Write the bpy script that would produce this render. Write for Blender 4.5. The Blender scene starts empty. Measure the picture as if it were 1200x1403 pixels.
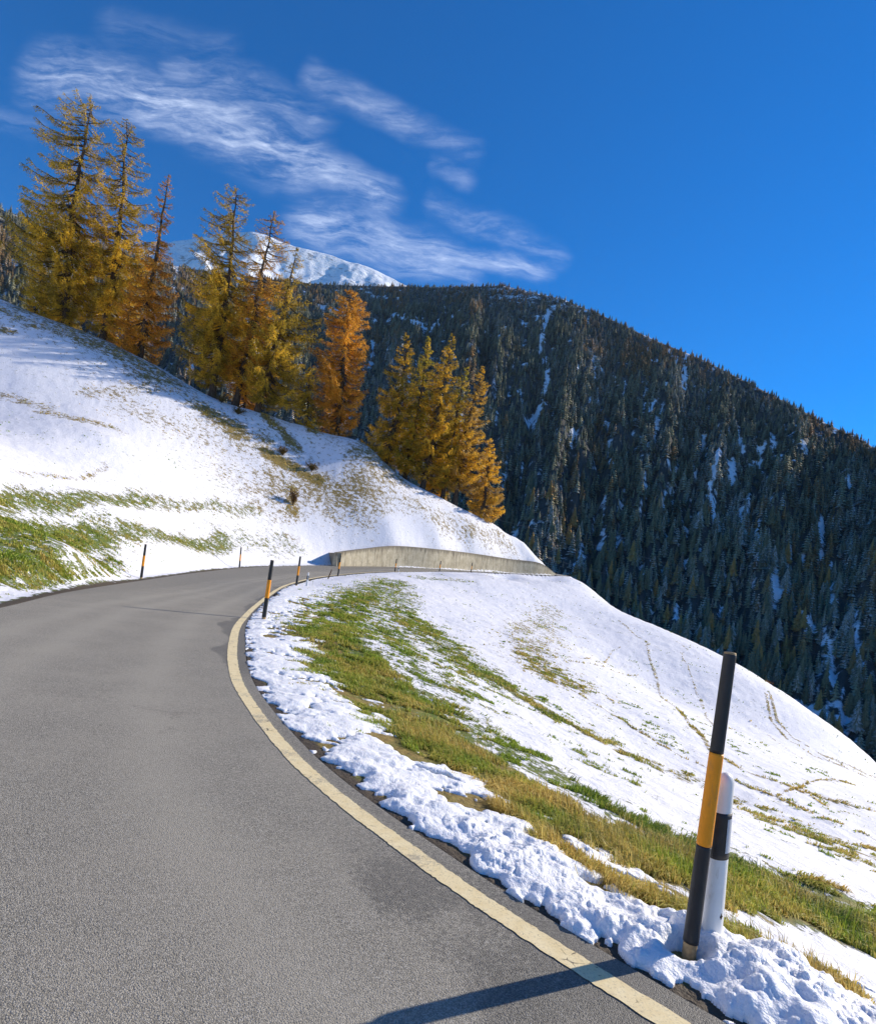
import bpy, math, numpy as np
from mathutils import Matrix

rng = np.random.default_rng(7)
sc = bpy.context.scene
COL = sc.collection

# ------------------------------------------------------------------ survey
# The camera stands on the road at the origin, 1.65 m up.  Photo measurements
# are turned into world points with the survey functions below.
F, CX, CY, H = 780.0, 600.0, 797.0, 1.65
ROLL = math.radians(8.0)
RV = np.array([math.cos(ROLL), 0, math.sin(ROLL)])
UV = np.array([-math.sin(ROLL), 0, math.cos(ROLL)])
FV = np.array([0, 1.0, 0])
S = 780.0 / 1150.0


def ray(px, py):
    return FV + (px - CX) / F * RV + (CY - py) / F * UV


def onz(px, py, z=0.0):
    d = ray(px, py)
    return np.array([0, 0, H]) + d * ((z - H) / d[2])


def at(px, py, Y):
    return np.array([0, 0, H]) + ray(px, py) * (Y * S)


def project(P):
    v = np.asarray(P, float) - np.array([0, 0, H])
    w = v @ FV
    return CX + F * (v @ RV) / w, CY - F * (v @ UV) / w


# ------------------------------------------------------------------ numpy noise
def _hash(ix, iy, seed):
    h = (ix.astype(np.int64) * 374761393 + iy.astype(np.int64) * 668265263 + seed * 1442695041) & 0xFFFFFFFF
    h = ((h ^ (h >> 13)) * 1274126177) & 0xFFFFFFFF
    h = (h ^ (h >> 16)) & 0xFFFFFFFF
    return h / 4294967295.0


def vnoise(x, y, seed=0):
    ix = np.floor(x); iy = np.floor(y)
    fx = x - ix; fy = y - iy
    u = fx * fx * fx * (fx * (fx * 6 - 15) + 10); v = fy * fy * fy * (fy * (fy * 6 - 15) + 10)
    a = _hash(ix, iy, seed); b = _hash(ix + 1, iy, seed)
    c = _hash(ix, iy + 1, seed); d = _hash(ix + 1, iy + 1, seed)
    return (a + (b - a) * u) * (1 - v) + (c + (d - c) * u) * v


def fbm(x, y, seed=0, octv=4, gain=0.5):
    t = 0; amp = 1.0; tot = 0
    for i in range(octv):
        ang = 0.6 * i
        xr = x * math.cos(ang) - y * math.sin(ang); yr = x * math.sin(ang) + y * math.cos(ang)
        t = t + amp * vnoise(xr * 2 ** i + 17.3 * i, yr * 2 ** i + 9.1 * i, seed + i)
        tot += amp; amp *= gain
    return t / tot


def domes(x, y, seed=0, jit=.9, keep=1.0):
    """rounded clumps: height of the tallest half-ball at each place (cell size 1)"""
    ix = np.floor(x); iy = np.floor(y); best = np.zeros(x.shape)
    for i in (-1, 0, 1):
        for j in (-1, 0, 1):
            cx = ix + i; cy = iy + j
            px = cx + .5 + jit * (_hash(cx, cy, seed) - .5); py = cy + .5 + jit * (_hash(cx, cy, seed + 7) - .5)
            rr = (.25 + .55 * _hash(cx, cy, seed + 13)) * (_hash(cx, cy, seed + 19) < keep)
            d2 = (x - px) ** 2 + (y - py) ** 2
            best = np.maximum(best, np.sqrt(np.maximum(rr * rr - d2, 0)))
    return best


def sstep(a, b, x):
    t = np.clip((x - a) / (b - a), 0, 1)
    return t * t * (3 - 2 * t)


# ------------------------------------------------------------------ road edges
def W(x, y, z):
    return np.array([x, y, z], float)


PAIRS = [
    (W(13, -16, -.9), W(8.4, -18, -.9)), (W(10, -9, -.4), W(5.6, -11.5, -.4)), (W(6, -2.5, -.1), W(2, -5.8, -.1)),
    (W(3.6, .4, 0), W(.2, -3.6, 0)),
    (onz(905, 1350), W(-2.3, -1.1, 0)), (onz(592, 1156), W(-3.9, .5, 0)), (onz(435, 1039), W(-5.3, 2.6, 0)),
    (onz(360, 955), W(-6.6, 5.5, 0)), (onz(340, 915), W(-7.3, 8, 0)), (onz(336, 880), onz(0, 833)),
    (onz(340, 850), onz(100, 810)), (at(362, 826, 30), at(195, 795.5, 35)), (at(388, 806, 38.5), at(260, 786, 46)),
    (at(410, 798, 46), at(328, 778.5, 59.6)), (at(432, 792.5, 53), at(390, 775.5, 68)),
    (at(458, 789, 60), at(450, 774.5, 77)), (at(502, 785, 67), at(500, 775.5, 82)),
    (at(545, 783.5, 74), at(545, 777, 86)), (at(600, 783, 83), at(600, 779.5, 92)),
    (at(650, 784, 91), at(650, 782.5, 100)), (at(700, 786, 99), at(700, 785.5, 108)),
    (at(760, 789, 107), at(762, 788.5, 117)), (W(18, 80, 5.0), W(13.6, 83, 5.0)), (W(16, 88, 5.4), W(12, 86, 5.4)), (W(8, 96, 5.8), W(6, 91.5, 5.8))]


def catmull(pts, sub):
    pts = np.array(pts)
    P = np.vstack([2 * pts[0] - pts[1], pts, 2 * pts[-1] - pts[-2]])
    out = []
    for i in range(1, len(P) - 2):
        t = np.linspace(0, 1, sub, endpoint=False)[:, None]
        p0, p1, p2, p3 = P[i - 1], P[i], P[i + 1], P[i + 2]
        out.append(.5 * ((2 * p1) + (p2 - p0) * t + (2 * p0 - 5 * p1 + 4 * p2 - p3) * t ** 2 + (3 * p1 - p0 - 3 * p2 + p3) * t ** 3))
    out.append(pts[-1:])
    return np.vstack(out)


SUB = 24
RE = catmull([p[0] for p in PAIRS], SUB)
LE = catmull([p[1] for p in PAIRS], SUB)
# smooth the heights so that the surface does not ripple
for A in (RE, LE):
    for _ in range(30):
        A[1:-1, 2] = .25 * A[:-2, 2] + .5 * A[1:-1, 2] + .25 * A[2:, 2]
CE = .5 * (RE + LE)
TAN = np.gradient(CE[:, :2], axis=0); TAN /= np.linalg.norm(TAN, axis=1)[:, None]
ACR = RE[:, :2] - LE[:, :2]; HW = .5 * np.abs(ACR[:, 0] * TAN[:, 1] - ACR[:, 1] * TAN[:, 0])
RT = np.gradient(RE[:, :2], axis=0); RT /= np.linalg.norm(RT, axis=1)[:, None]
LT = np.gradient(LE[:, :2], axis=0); LT /= np.linalg.norm(LT, axis=1)[:, None]


def edge_dist(x, y, E, T, sign):
    """signed distance outside the given road edge, and the edge height there"""
    d = np.full(x.shape, 99., np.float32); z = np.zeros(x.shape, np.float32)
    ids = np.where((x * x + y * y) < 130 ** 2)[0]
    ex = E[:, 0].astype(np.float32); ey = E[:, 1].astype(np.float32)
    for c in range(0, len(ids), 20000):
        k = ids[c:c + 20000]
        dx = x[k].astype(np.float32)[:, None] - ex; dy = y[k].astype(np.float32)[:, None] - ey
        q = dx * dx + dy * dy
        j = q.argmin(1); r = np.arange(len(k))
        ddx = dx[r, j]; ddy = dy[r, j]
        perp = (ddx * T[j, 1] - ddy * T[j, 0]) * sign
        full = np.sqrt(q[r, j])
        d[k] = np.where(perp > 0, full, -np.minimum(full, np.abs(perp) + .0 * full))
        z[k] = E[j, 2]
    return d, z


# ------------------------------------------------------------------ terrain height (thin plate through surveyed points)
cp = []
for px, py, Y in [
    (0, 760, 22), (0, 700, 32), (0, 600, 52), (0, 500, 74), (0, 415, 92), (-200, 560, 50), (-200, 330, 90), (-400, 400, 60), (-150, 760, 20),
    (150, 770, 36), (150, 700, 46), (150, 600, 64), (150, 530, 80), (150, 470, 93), (75, 444, 92.5), (75, 740, 28),
    (300, 740, 63), (300, 680, 72), (300, 610, 84), (300, 548, 95), (230, 510, 94), (230, 755, 48),
    (420, 740, 79), (420, 680, 86), (420, 620, 95), (420, 587, 99), (360, 566, 97),
    (540, 741, 88), (540, 690, 94), (540, 648, 102), (500, 608, 101), (600, 681, 105), (600, 740, 95),
    (650, 747, 102), (650, 708, 108), (720, 765, 114), (720, 747, 115), (745, 772, 116), (755, 781, 117), (685, 726, 112), (668, 716, 110.5), (640, 701, 108),
    # meadow
    (1200, 1045, 52), (1200, 1140, 20), (1200, 1240, 9.5), (1000, 925, 85), (1000, 1000, 42), (1000, 1100, 19), (1000, 1180, 9.5),
    (1110, 990, 66), (1110, 1080, 25), (800, 800, 108), (800, 850, 75), (800, 900, 48), (800, 980, 25), (800, 1040, 15), (800, 1100, 9),
    (900, 882, 97), (900, 950, 50), (600, 800, 70), (600, 850, 43), (600, 900, 26), (600, 960, 15), (500, 820, 42), (500, 870, 23),
    (700, 795, 95), (700, 850, 58), (700, 920, 30), (1400, 1180, 33), (1400, 1280, 13), (1350, 1420, 6), (1700, 1330, 30), (1700, 1500, 10)]:
    cp.append(at(px, py, Y))
# ground beyond the crest lines falls away into the valley
for px, py, Y in [(0, 415, 92), (75, 444, 92.5), (150, 470, 93), (230, 510, 94), (300, 548, 95), (360, 566, 97), (420, 587, 99), (500, 608, 101),
                  (600, 681, 105), (650, 708, 108), (720, 747, 115), (745, 772, 117), (-200, 330, 90),
                  (800, 800, 108), (900, 882, 97), (1000, 925, 85), (1110, 990, 66), (1200, 1045, 52), (1400, 1180, 33)]:
    p = at(px, py, Y); h = p[:2] / np.linalg.norm(p[:2])
    right = px >= 800
    for dist, drop in ((9, 4.5), (22, 14), (50, 36)):
        cp.append(np.array([*(p[:2] + h * dist), p[2] - drop * (1.0 if right else .9)]))
for p in [(3.5, -3, -.7), (8, -3, -1.9), (15, -12, -5), (22, 2, -5), (-6, -2, 1.0), (-10, 3, 2.3), (-11, 8, 1.5), (-16, 5, 4.5), (-6, -10, 2),
          (-20, -10, 8), (-30, 15, 12), (-45, 10, 18), (-60, 40, 28), (-65, 10, 28), (0, -30, 1), (-25, -35, 10), (25, -30, -9), (45, -5, -14), (60, 20, -22),
          (-90, -40, 35), (40, -60, -14), (-30, -70, 10), (85, 40, -45)]:
    cp.append(np.array(p, float))
for E_ in (RE, LE):
    for i in range(0, len(E_), SUB):
        cp.append(E_[i] + np.array([0, 0, -.03]))
cp = np.array(cp)


def _tps_phi(r2):
    return np.where(r2 > 1e-9, .5 * r2 * np.log(np.maximum(r2, 1e-9)), 0)


_X = cp[:, :2] / 50.0
_n = len(cp)
_K = _tps_phi(((_X[:, None] - _X[None]) ** 2).sum(-1)) + np.eye(_n) * 2e-4
_P = np.hstack([np.ones((_n, 1)), _X])
_A = np.vstack([np.hstack([_K, _P]), np.hstack([_P.T, np.zeros((3, 3))])])
_sol = np.linalg.solve(_A, np.concatenate([cp[:, 2], [0, 0, 0]]))


def tps(x, y):
    out = np.zeros(x.shape)
    xs = np.stack([x, y], -1) / 50.0
    for c in range(0, len(xs), 20000):
        q = xs[c:c + 20000]
        r2 = ((q[:, None] - _X[None]) ** 2).sum(-1)
        out[c:c + 20000] = _tps_phi(r2) @ _sol[:_n] + _sol[_n] + q @ _sol[_n + 1:]
    return out


VALLEY = -118.0


def ground(x, y, full=False):
    """height of the natural ground, and signed distances outside the right / left road edges"""
    x = np.asarray(x, float); y = np.asarray(y, float)
    r = np.hypot(x, y)
    z = np.full(x.shape, VALLEY)
    k = np.where(r < 190)[0]
    z[k] = tps(x[k], y[k])
    wv = sstep(105, 185, r)
    z = z * (1 - wv) + VALLEY * wv
    z = np.maximum(z, VALLEY)
    bump = (fbm(x / 2.3, y / 2.3, 3, 4) - .5) * .13 + (fbm(x / .55, y / .55, 5, 3) - .5) * .08
    dR, zR = edge_dist(x, y, RE, RT, 1.0)
    dL, zL = edge_dist(x, y, LE, LT, -1.0)
    near = np.minimum(np.abs(dR), np.abs(dL))
    d = np.where(dR > 0, dR, np.where(dL > 0, dL, 0))
    ze = np.where(dR > 0, zR, zL)
    wr = sstep(0.0, 1.5, d)
    inside = (dR <= 0) & (dL <= 0)
    z = np.where(inside, np.minimum(zR, zL) - .06, (z + bump * sstep(.2, 2.5, d)) * wr + (ze - .015) * (1 - wr))
    if full:
        return z, dR, dL
    return z


def raycast(pix):
    """photo pixels -> points on the ground"""
    res = []
    Ys = np.exp(np.linspace(math.log(2.0), math.log(110.0), 700))
    for px, py in pix:
        d = ray(px, py)
        X = d[0] * Ys; Z = H + d[2] * Ys
        g = ground(X, Ys)
        hit = np.where(Z < g)[0]
        i = hit[0] if len(hit) else len(Ys) - 1
        if 0 < i:
            a = Z[i - 1] - g[i - 1]; b = g[i] - Z[i]
            t = a / (a + b) if a + b > 1e-9 else 0
            yy = Ys[i - 1] + (Ys[i] - Ys[i - 1]) * min(max(t, 0), 1)
        else:
            yy = Ys[0]
        res.append((d[0] * yy, yy))
    return np.array(res)


# ------------------------------------------------------------------ mesh helpers
def make_obj(name, V, Fc, mats=(), parent=None, smooth=True, link=True):
    me = bpy.data.meshes.new(name)
    V = np.asarray(V, np.float32)
    if isinstance(Fc, np.ndarray):
        n = Fc.shape[1]
        me.vertices.add(len(V)); me.vertices.foreach_set('co', V.ravel())
        me.loops.add(Fc.size); me.loops.foreach_set('vertex_index', Fc.ravel().astype(np.int32))
        me.polygons.add(len(Fc))
        me.polygons.foreach_set('loop_start', np.arange(0, Fc.size, n, dtype=np.int32))
        me.update(calc_edges=True)
        me.validate()
    else:
        me.from_pydata(V.tolist(), [], Fc)
        me.update()
    if smooth:
        me.polygons.foreach_set('use_smooth', np.ones(len(me.polygons), bool))
    for m in mats:
        me.materials.append(m)
    o = bpy.data.objects.new(name, me)
    if link:
        COL.objects.link(o)
    if parent is not None:
        o.parent = parent
    return o


def set_attr(o, name, vals):
    a = o.data.attributes.new(name, 'FLOAT', 'POINT')
    a.data.foreach_set('value', np.asarray(vals, np.float32))


def set_col(o, name, rgb):
    a = o.data.attributes.new(name, 'FLOAT_COLOR', 'POINT')
    c = np.ones((len(rgb), 4), np.float32); c[:, :3] = rgb
    a.data.foreach_set('color', c.ravel())


def tag(o, label=None, cat=None, group=None, kind=None):
    if label: o['label'] = label
    if cat: o['category'] = cat
    if group: o['group'] = group
    if kind: o['kind'] = kind
    return o


def empty(name, loc):
    o = bpy.data.objects.new(name, None)
    o.empty_display_size = .2
    COL.objects.link(o)
    o.location = loc
    return o


def grid_faces(nr, nc, wrap=False):
    i = np.arange(nr - 1)[:, None]; j = np.arange(nc if wrap else nc - 1)[None]
    a = i * nc + j; b = i * nc + (j + 1) % nc
    return np.stack([a, b, b + nc, a + nc], -1).reshape(-1, 4)


def lathe(prof, n=24, sx=1.0, sy=1.0):
    prof = np.array(prof, float)
    t = np.linspace(0, 2 * math.pi, n, endpoint=False)
    V = np.stack([np.outer(prof[:, 0], np.cos(t)) * sx, np.outer(prof[:, 0], np.sin(t)) * sy, np.repeat(prof[:, 1][:, None], n, 1)], -1).reshape(-1, 3)
    Fq = grid_faces(len(prof), n, True)
    return V, Fq


# ------------------------------------------------------------------ node helpers
class NT:
    def __init__(s, name):
        s.m = bpy.data.materials.new(name); s.m.use_nodes = True
        s.t = s.m.node_tree; s.t.nodes.clear()
        s.out = s.n('ShaderNodeOutputMaterial')

    def n(s, typ, **kw):
        nd = s.t.nodes.new(typ)
        for k, v in kw.items(): setattr(nd, k, v)
        return nd

    def l(s, a, b): s.t.links.new(a, b)

    def put(s, sock, v):
        if v is None: return
        if isinstance(v, bpy.types.NodeSocket): s.l(v, sock)
        elif isinstance(v, (tuple, list)) and len(v) == 3 and sock.type == 'RGBA': sock.default_value = (*v, 1)
        else: sock.default_value = v

    def math(s, op, a, b=None, c=None, clamp=False):
        nd = s.n('ShaderNodeMath', operation=op, use_clamp=clamp)
        s.put(nd.inputs[0], a); s.put(nd.inputs[1], b)
        if c is not None: s.put(nd.inputs[2], c)
        return nd.outputs[0]

    def mix(s, f, a, b, blend='MIX'):
        nd = s.n('ShaderNodeMix', data_type='RGBA', blend_type=blend)
        s.put(nd.inputs[0], f); s.put(nd.inputs[6], a); s.put(nd.inputs[7], b)
        return nd.outputs[2]

    def ramp(s, f, lo, hi, a=0.0, b=1.0):
        nd = s.n('ShaderNodeMapRange', interpolation_type='SMOOTHSTEP')
        s.put(nd.inputs[0], f); nd.inputs[1].default_value = lo; nd.inputs[2].default_value = hi
        nd.inputs[3].default_value = a; nd.inputs[4].default_value = b
        return nd.outputs[0]

    def attr(s, name, col=False):
        nd = s.n('ShaderNodeAttribute', attribute_name=name)
        return nd.outputs['Color'] if col else nd.outputs['Fac']

    def coord(s, scale=(1, 1, 1), rot=(0, 0, 0), kind='Object'):
        tc = s.n('ShaderNodeTexCoord'); mp = s.n('ShaderNodeMapping')
        s.l(tc.outputs[kind], mp.inputs[0]); mp.inputs['Scale'].default_value = scale; mp.inputs['Rotation'].default_value = rot
        return mp.outputs[0]

    def noise(s, vec, scale, detail=4, rough=.55, dist=0.0):
        nd = s.n('ShaderNodeTexNoise')
        if vec is not None: s.l(vec, nd.inputs['Vector'])
        nd.inputs['Scale'].default_value = scale; nd.inputs['Detail'].default_value = detail
        nd.inputs['Roughness'].default_value = rough; nd.inputs['Distortion'].default_value = dist
        return nd.outputs['Fac']

    def voro(s, vec, scale, feature='F1', out='Distance'):
        nd = s.n('ShaderNodeTexVoronoi', feature=feature)
        if vec is not None: s.l(vec, nd.inputs['Vector'])
        nd.inputs['Scale'].default_value = scale
        return nd.outputs[out]

    def bump(s, h, strength, dist, nrm=None):
        nd = s.n('ShaderNodeBump'); nd.inputs['Strength'].default_value = strength; nd.inputs['Distance'].default_value = dist
        s.l(h, nd.inputs['Height'])
        if nrm is not None: s.l(nrm, nd.inputs['Normal'])
        return nd.outputs[0]

    def bsdf(s, col, rough=.8, nrm=None, spec=.3, **kw):
        nd = s.n('ShaderNodeBsdfPrincipled')
        s.put(nd.inputs['Base Color'], col); s.put(nd.inputs['Roughness'], rough)
        nd.inputs['Specular IOR Level'].default_value = spec
        for k, v in kw.items(): s.put(nd.inputs[k], v)
        if nrm is not None: s.l(nrm, nd.inputs['Normal'])
        return nd.outputs[0]

    def finish(s, sh):
        s.l(sh, s.out.inputs['Surface'])
        return s.m


SNOW = (.86, .87, .90)


def mat_ground():
    n = NT('snowy_meadow')
    c = n.coord()
    g = n.attr('grass'); dry = n.attr('dry'); dirt = n.attr('dirt')
    big = n.noise(c, .35, 5, .6)
    mid = n.noise(n.coord((1, 1, 1.0)), 2.2, 5, .65)
    fine = n.noise(c, 7.0, 5, .75)
    ln = n.noise(n.coord((1, .45, 1), (0, 0, .7)), 16.0, 3, .6)
    v = n.math('ADD', n.math('MULTIPLY', n.math('SUBTRACT', mid, .5), 1.35), n.math('MULTIPLY', n.math('SUBTRACT', fine, .5), 1.0))
    v = n.math('ADD', v, n.math('MULTIPLY', n.math('SUBTRACT', ln, .5), .75))
    v = n.math('ADD', v, n.math('MULTIPLY', n.math('SUBTRACT', big, .5), .35))
    m = n.ramp(n.math('ADD', n.math('ADD', n.math('MULTIPLY', g, .92), .16), v), .40, .60)
    gcol = n.mix(n.ramp(mid, .35, .65), (.075, .125, .018), (.14, .17, .028))
    dcol = n.mix(n.ramp(fine, .3, .7), (.19, .125, .032), (.30, .22, .07))
    dm = n.ramp(n.math('ADD', dry, n.math('MULTIPLY', n.math('SUBTRACT', mid, .5), 1.2)), .3, .7)
    grass = n.mix(dm, gcol, dcol)
    grass = n.mix(n.math('MULTIPLY', n.ramp(ln, .5, .7), .5), grass, (.05, .04, .015))
    grass = n.mix(n.ramp(n.math('ADD', dirt, n.math('MULTIPLY', n.math('SUBTRACT', fine, .5), .8)), .35, .65), grass, n.mix(fine, (.05, .038, .025), (.11, .085, .06)))
    snow = n.mix(n.ramp(big, .3, .7), (.74, .74, .79), (.80, .79, .82))
    col = n.mix(m, snow, grass)
    hgt = n.math('ADD', n.math('MULTIPLY', mid, .6), n.math('MULTIPLY', fine, .5))
    hgt = n.math('SUBTRACT', hgt, n.math('MULTIPLY', m, .35))
    nr = n.bump(hgt, .8, .10)
    return n.finish(n.bsdf(col, .75, nr, .25))


def mat_snow():
    n = NT('clumpy_snow')
    c = n.coord()
    a = n.noise(c, 45, 5, .65); b = n.voro(c, 90); d = n.noise(c, 160, 3, .6)
    dirt = n.math('MAXIMUM', n.ramp(n.noise(c, 5.5, 5, .7), .62, .78), n.ramp(n.noise(c, 55, 4, .75), .68, .74))
    hgt = n.math('ADD', n.math('MULTIPLY', a, 1.0), n.math('MULTIPLY', b, -.5))
    hgt = n.math('ADD', hgt, n.math('MULTIPLY', d, .35))
    nr = n.bump(hgt, .55, .014)
    col = n.mix(n.math('MULTIPLY', dirt, .38), (.86, .855, .87), (.50, .45, .38))
    return n.finish(n.bsdf(col, .55, nr, .35, **{'Subsurface Weight': .25, 'Subsurface Radius': (.03, .035, .045), 'Subsurface Scale': .6}))


def mat_asphalt():
    n = NT('worn_asphalt')
    c = n.coord()
    damp = n.attr('damp')
    st = n.voro(c, 170, 'F1', 'Color')
    sep = n.n('ShaderNodeSeparateColor'); n.l(st, sep.inputs[0])
    vd = n.voro(c, 170)
    n1 = n.noise(c, 150, 3, .6); n2 = n.noise(c, 1.2, 5, .6); n3 = n.noise(c, 26, 5, .75); whl = n.attr('wheel'); n4 = n.noise(c, .25, 4, .5)
    base = n.mix(n.ramp(sep.outputs[0], .15, .95), (.175, .160, .130), (.45, .41, .335))
    base = n.mix(n.ramp(sep.outputs[1], .88, .96), base, (.46, .43, .38))
    base = n.mix(n.ramp(vd, .55, .9), base, (.085, .08, .075))
    base = n.mix(n.math('MULTIPLY', n.ramp(n1, .4, .65), .35), base, (.15, .135, .108))
    base = n.mix(n.math('MULTIPLY', n.ramp(n2, .38, .66), .32), base, (.36, .322, .26))
    base = n.mix(n.math('MULTIPLY', n.ramp(n4, .35, .65), .2), base, (.25, .226, .184))
    base = n.mix(n.math('MULTIPLY', whl, n.ramp(n3, .2, .8, .25, .55)), base, (.38, .345, .28))
    spots = n.ramp(n.noise(c, 9, 4, .75), .66, .72)
    base = n.mix(n.math('MULTIPLY', spots, .7), base, (.045, .043, .042))
    dm = n.ramp(n.math('ADD', n.math('MULTIPLY', damp, 1.0), n.math('ADD', n.math('MULTIPLY', n.math('SUBTRACT', n3, .5), 1.7), n.math('MULTIPLY', n.math('SUBTRACT', n2, .5), .6))),   .34, .80)
    base = n.mix(n.math('MULTIPLY', dm, .8), base, n.mix(.55, base, (.03, .029, .028)))
    ck = n.voro(n.coord((.55, .8, 1)), .55, 'DISTANCE_TO_EDGE')
    ck = n.math('ADD', ck, n.math('MULTIPLY', n.math('SUBTRACT', n.noise(c, 3.5, 5, .7), .5), .10))
    ckm = n.math('MULTIPLY', n.ramp(n.math('ABSOLUTE', ck), .002, .007, 1, 0), n.ramp(n.noise(c, .45, 3, .5), .52, .60))
    base = n.mix(n.math('MULTIPLY', ckm, .18), base, (.06, .055, .05))
    rough = n.math('SUBTRACT', .82, n.math('MULTIPLY', dm, .22))
    nr = n.bump(n.math('SUBTRACT', n.math('MULTIPLY', n1, .5), vd), .55, .006)
    return n.finish(n.bsdf(base, rough, nr, .35))


def mat_line():
    n = NT('worn_road_paint')
    c = n.coord()
    a = n.noise(c, 12, 5, .7); b = n.noise(c, 90, 3, .6)
    cr = n.voro(n.coord((1, 1, 1)), 5.0, 'DISTANCE_TO_EDGE')
    cn = n.noise(c, 22, 4, .6)
    crk = n.math('MULTIPLY', n.ramp(n.math('ADD', cr, n.math('MULTIPLY', n.math('SUBTRACT', cn, .5), .14)), .008, .022, 1, 0), n.ramp(n.noise(c, 5.5, 3, .6), .53, .60))
    col = n.mix(n.ramp(a, .3, .7), (.74, .59, .32), (.82, .69, .42))
    col = n.mix(n.math('MULTIPLY', n.ramp(b, .52, .70), .45), col, (.30, .25, .18))
    col = n.mix(n.ramp(n.noise(c, 45, 4, .7), .67, .72), col, (.10, .09, .08))
    col = n.mix(n.math('MULTIPLY', n.ramp(n.math('ADD', n.noise(c, 2.3, 5, .7), n.math('MULTIPLY', n.math('SUBTRACT', n.noise(c, 60, 3, .7), .5), .5)), .55, .72), .7), col, (.26, .235, .20))
    col = n.mix(n.math('MULTIPLY', crk, .85), col, (.08, .065, .05))
    nr = n.bump(n.math('SUBTRACT', b, crk), .3, .004)
    return n.finish(n.bsdf(col, .7, nr, .3))


def mat_blade():
    n = NT('grass_blades')
    col = n.attr('col', True)
    sh = n.bsdf(col, .6, None, .25)
    tr = n.n('ShaderNodeBsdfTranslucent'); n.l(col, tr.inputs[0])
    mx = n.n('ShaderNodeMixShader'); mx.inputs[0].default_value = .35
    n.l(sh, mx.inputs[1]); n.l(tr.outputs[0], mx.inputs[2])
    return n.finish(mx.outputs[0])


def mat_needles():
    n = NT('larch_needles')
    col = n.attr('col', True)
    sh = n.bsdf(col, .65, None, .2)
    tr = n.n('ShaderNodeBsdfTranslucent'); n.l(col, tr.inputs[0])
    mx = n.n('ShaderNodeMixShader'); mx.inputs[0].default_value = .55
    n.l(sh, mx.inputs[1]); n.l(tr.outputs[0], mx.inputs[2])
    return n.finish(mx.outputs[0])


def mat_bark():
    n = NT('larch_bark')
    c = n.coord((1, 1, .25))
    a = n.noise(c, 9, 5, .7)
    col = n.mix(n.ramp(a, .3, .7), (.030, .022, .016), (.115, .085, .06))
    return n.finish(n.bsdf(col, .9, n.bump(a, .9, .05), .15))


def mat_forest():
    n = NT('forest_needles')
    return n.finish(n.bsdf(n.attr('col', True), .8, None, .15))


def mat_mountain():
    n = NT('mountain_floor')
    c = n.coord()
    a = n.noise(c, .02, 6, .65); b = n.noise(c, .12, 4, .7)
    cl = n.attr('clear')
    m = n.ramp(n.math('ADD', cl, n.math('ADD', n.math('MULTIPLY', n.math('SUBTRACT', a, .5), .8), n.math('MULTIPLY', n.math('SUBTRACT', b, .5), 1.2))), .35, .6)
    col = n.mix(m, n.mix(b, (.035, .035, .03), (.10, .095, .085)), (.80, .82, .87))
    return n.finish(n.bsdf(col, .9, n.bump(b, .6, 3.0), .1))


def mat_peak():
    n = NT('peak_snow_and_rock')
    c = n.coord((1, 1, 1.6))
    a = n.noise(c, .006, 8, .68); b = n.noise(c, .03, 5, .7)
    m = n.ramp(n.math('ADD', n.math('MULTIPLY', a, 1.0), n.math('MULTIPLY', n.math('SUBTRACT', b, .5), .9)), .54, .70, 0, .75)
    col = n.mix(m, (.86, .88, .92), (.13, .125, .13))
    return n.finish(n.bsdf(col, .8, n.bump(a, .8, 40.0), .15))


def mat_concrete():
    n = NT('weathered_concrete')
    c = n.coord()
    st = n.noise(n.coord((2.2, 2.2, .16)), 2.2, 6, .75); a = n.noise(c, 1.3, 5, .65); b = n.noise(c, 7, 4, .7)
    top = n.attr('top')
    col = n.mix(n.ramp(a, .3, .7), (.44, .375, .26), (.60, .53, .39))
    col = n.mix(n.math('MULTIPLY', n.ramp(st, .48, .66), .68), col, (.17, .145, .11))
    col = n.mix(n.math('MULTIPLY', n.ramp(b, .5, .7), .35), col, (.20, .165, .115))
    col = n.mix(n.math('MULTIPLY', n.ramp(n.math('ADD', top, n.math('MULTIPLY', n.math('SUBTRACT', st, .5), .9)), .72, .95), .7), col, (.15, .125, .09))
    return n.finish(n.bsdf(col, .9, n.bump(b, .5, .03), .2))


def mat_plain(name, col, rough=.5, var=.25, scale=8.0, rings=0.0, spec=.4, dirt=None, bstr=.12):
    n = NT(name)
    c = n.coord()
    a = n.noise(c, scale, 5, .65)
    dark = tuple(v * (1 - var) for v in col)
    cc = n.mix(n.ramp(a, .3, .7), dark, col)
    if dirt:
        cc = n.mix(n.math('MULTIPLY', n.ramp(n.noise(n.coord((1, 1, .3)), scale * 3, 4, .7), .55, .72), dirt[3]), cc, dirt[:3])
    hgt = n.math('MULTIPLY', n.noise(c, scale * 6, 3, .6), .3)
    if rings:
        w = n.n('ShaderNodeTexWave', wave_type='BANDS', bands_direction='Z')
        n.l(c, w.inputs['Vector']); w.inputs['Scale'].default_value = rings; w.inputs['Distortion'].default_value = .3
        hgt = n.math('ADD', hgt, w.outputs['Fac'])
    return n.finish(n.bsdf(cc, rough, n.bump(hgt, bstr, .003), spec))


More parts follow.
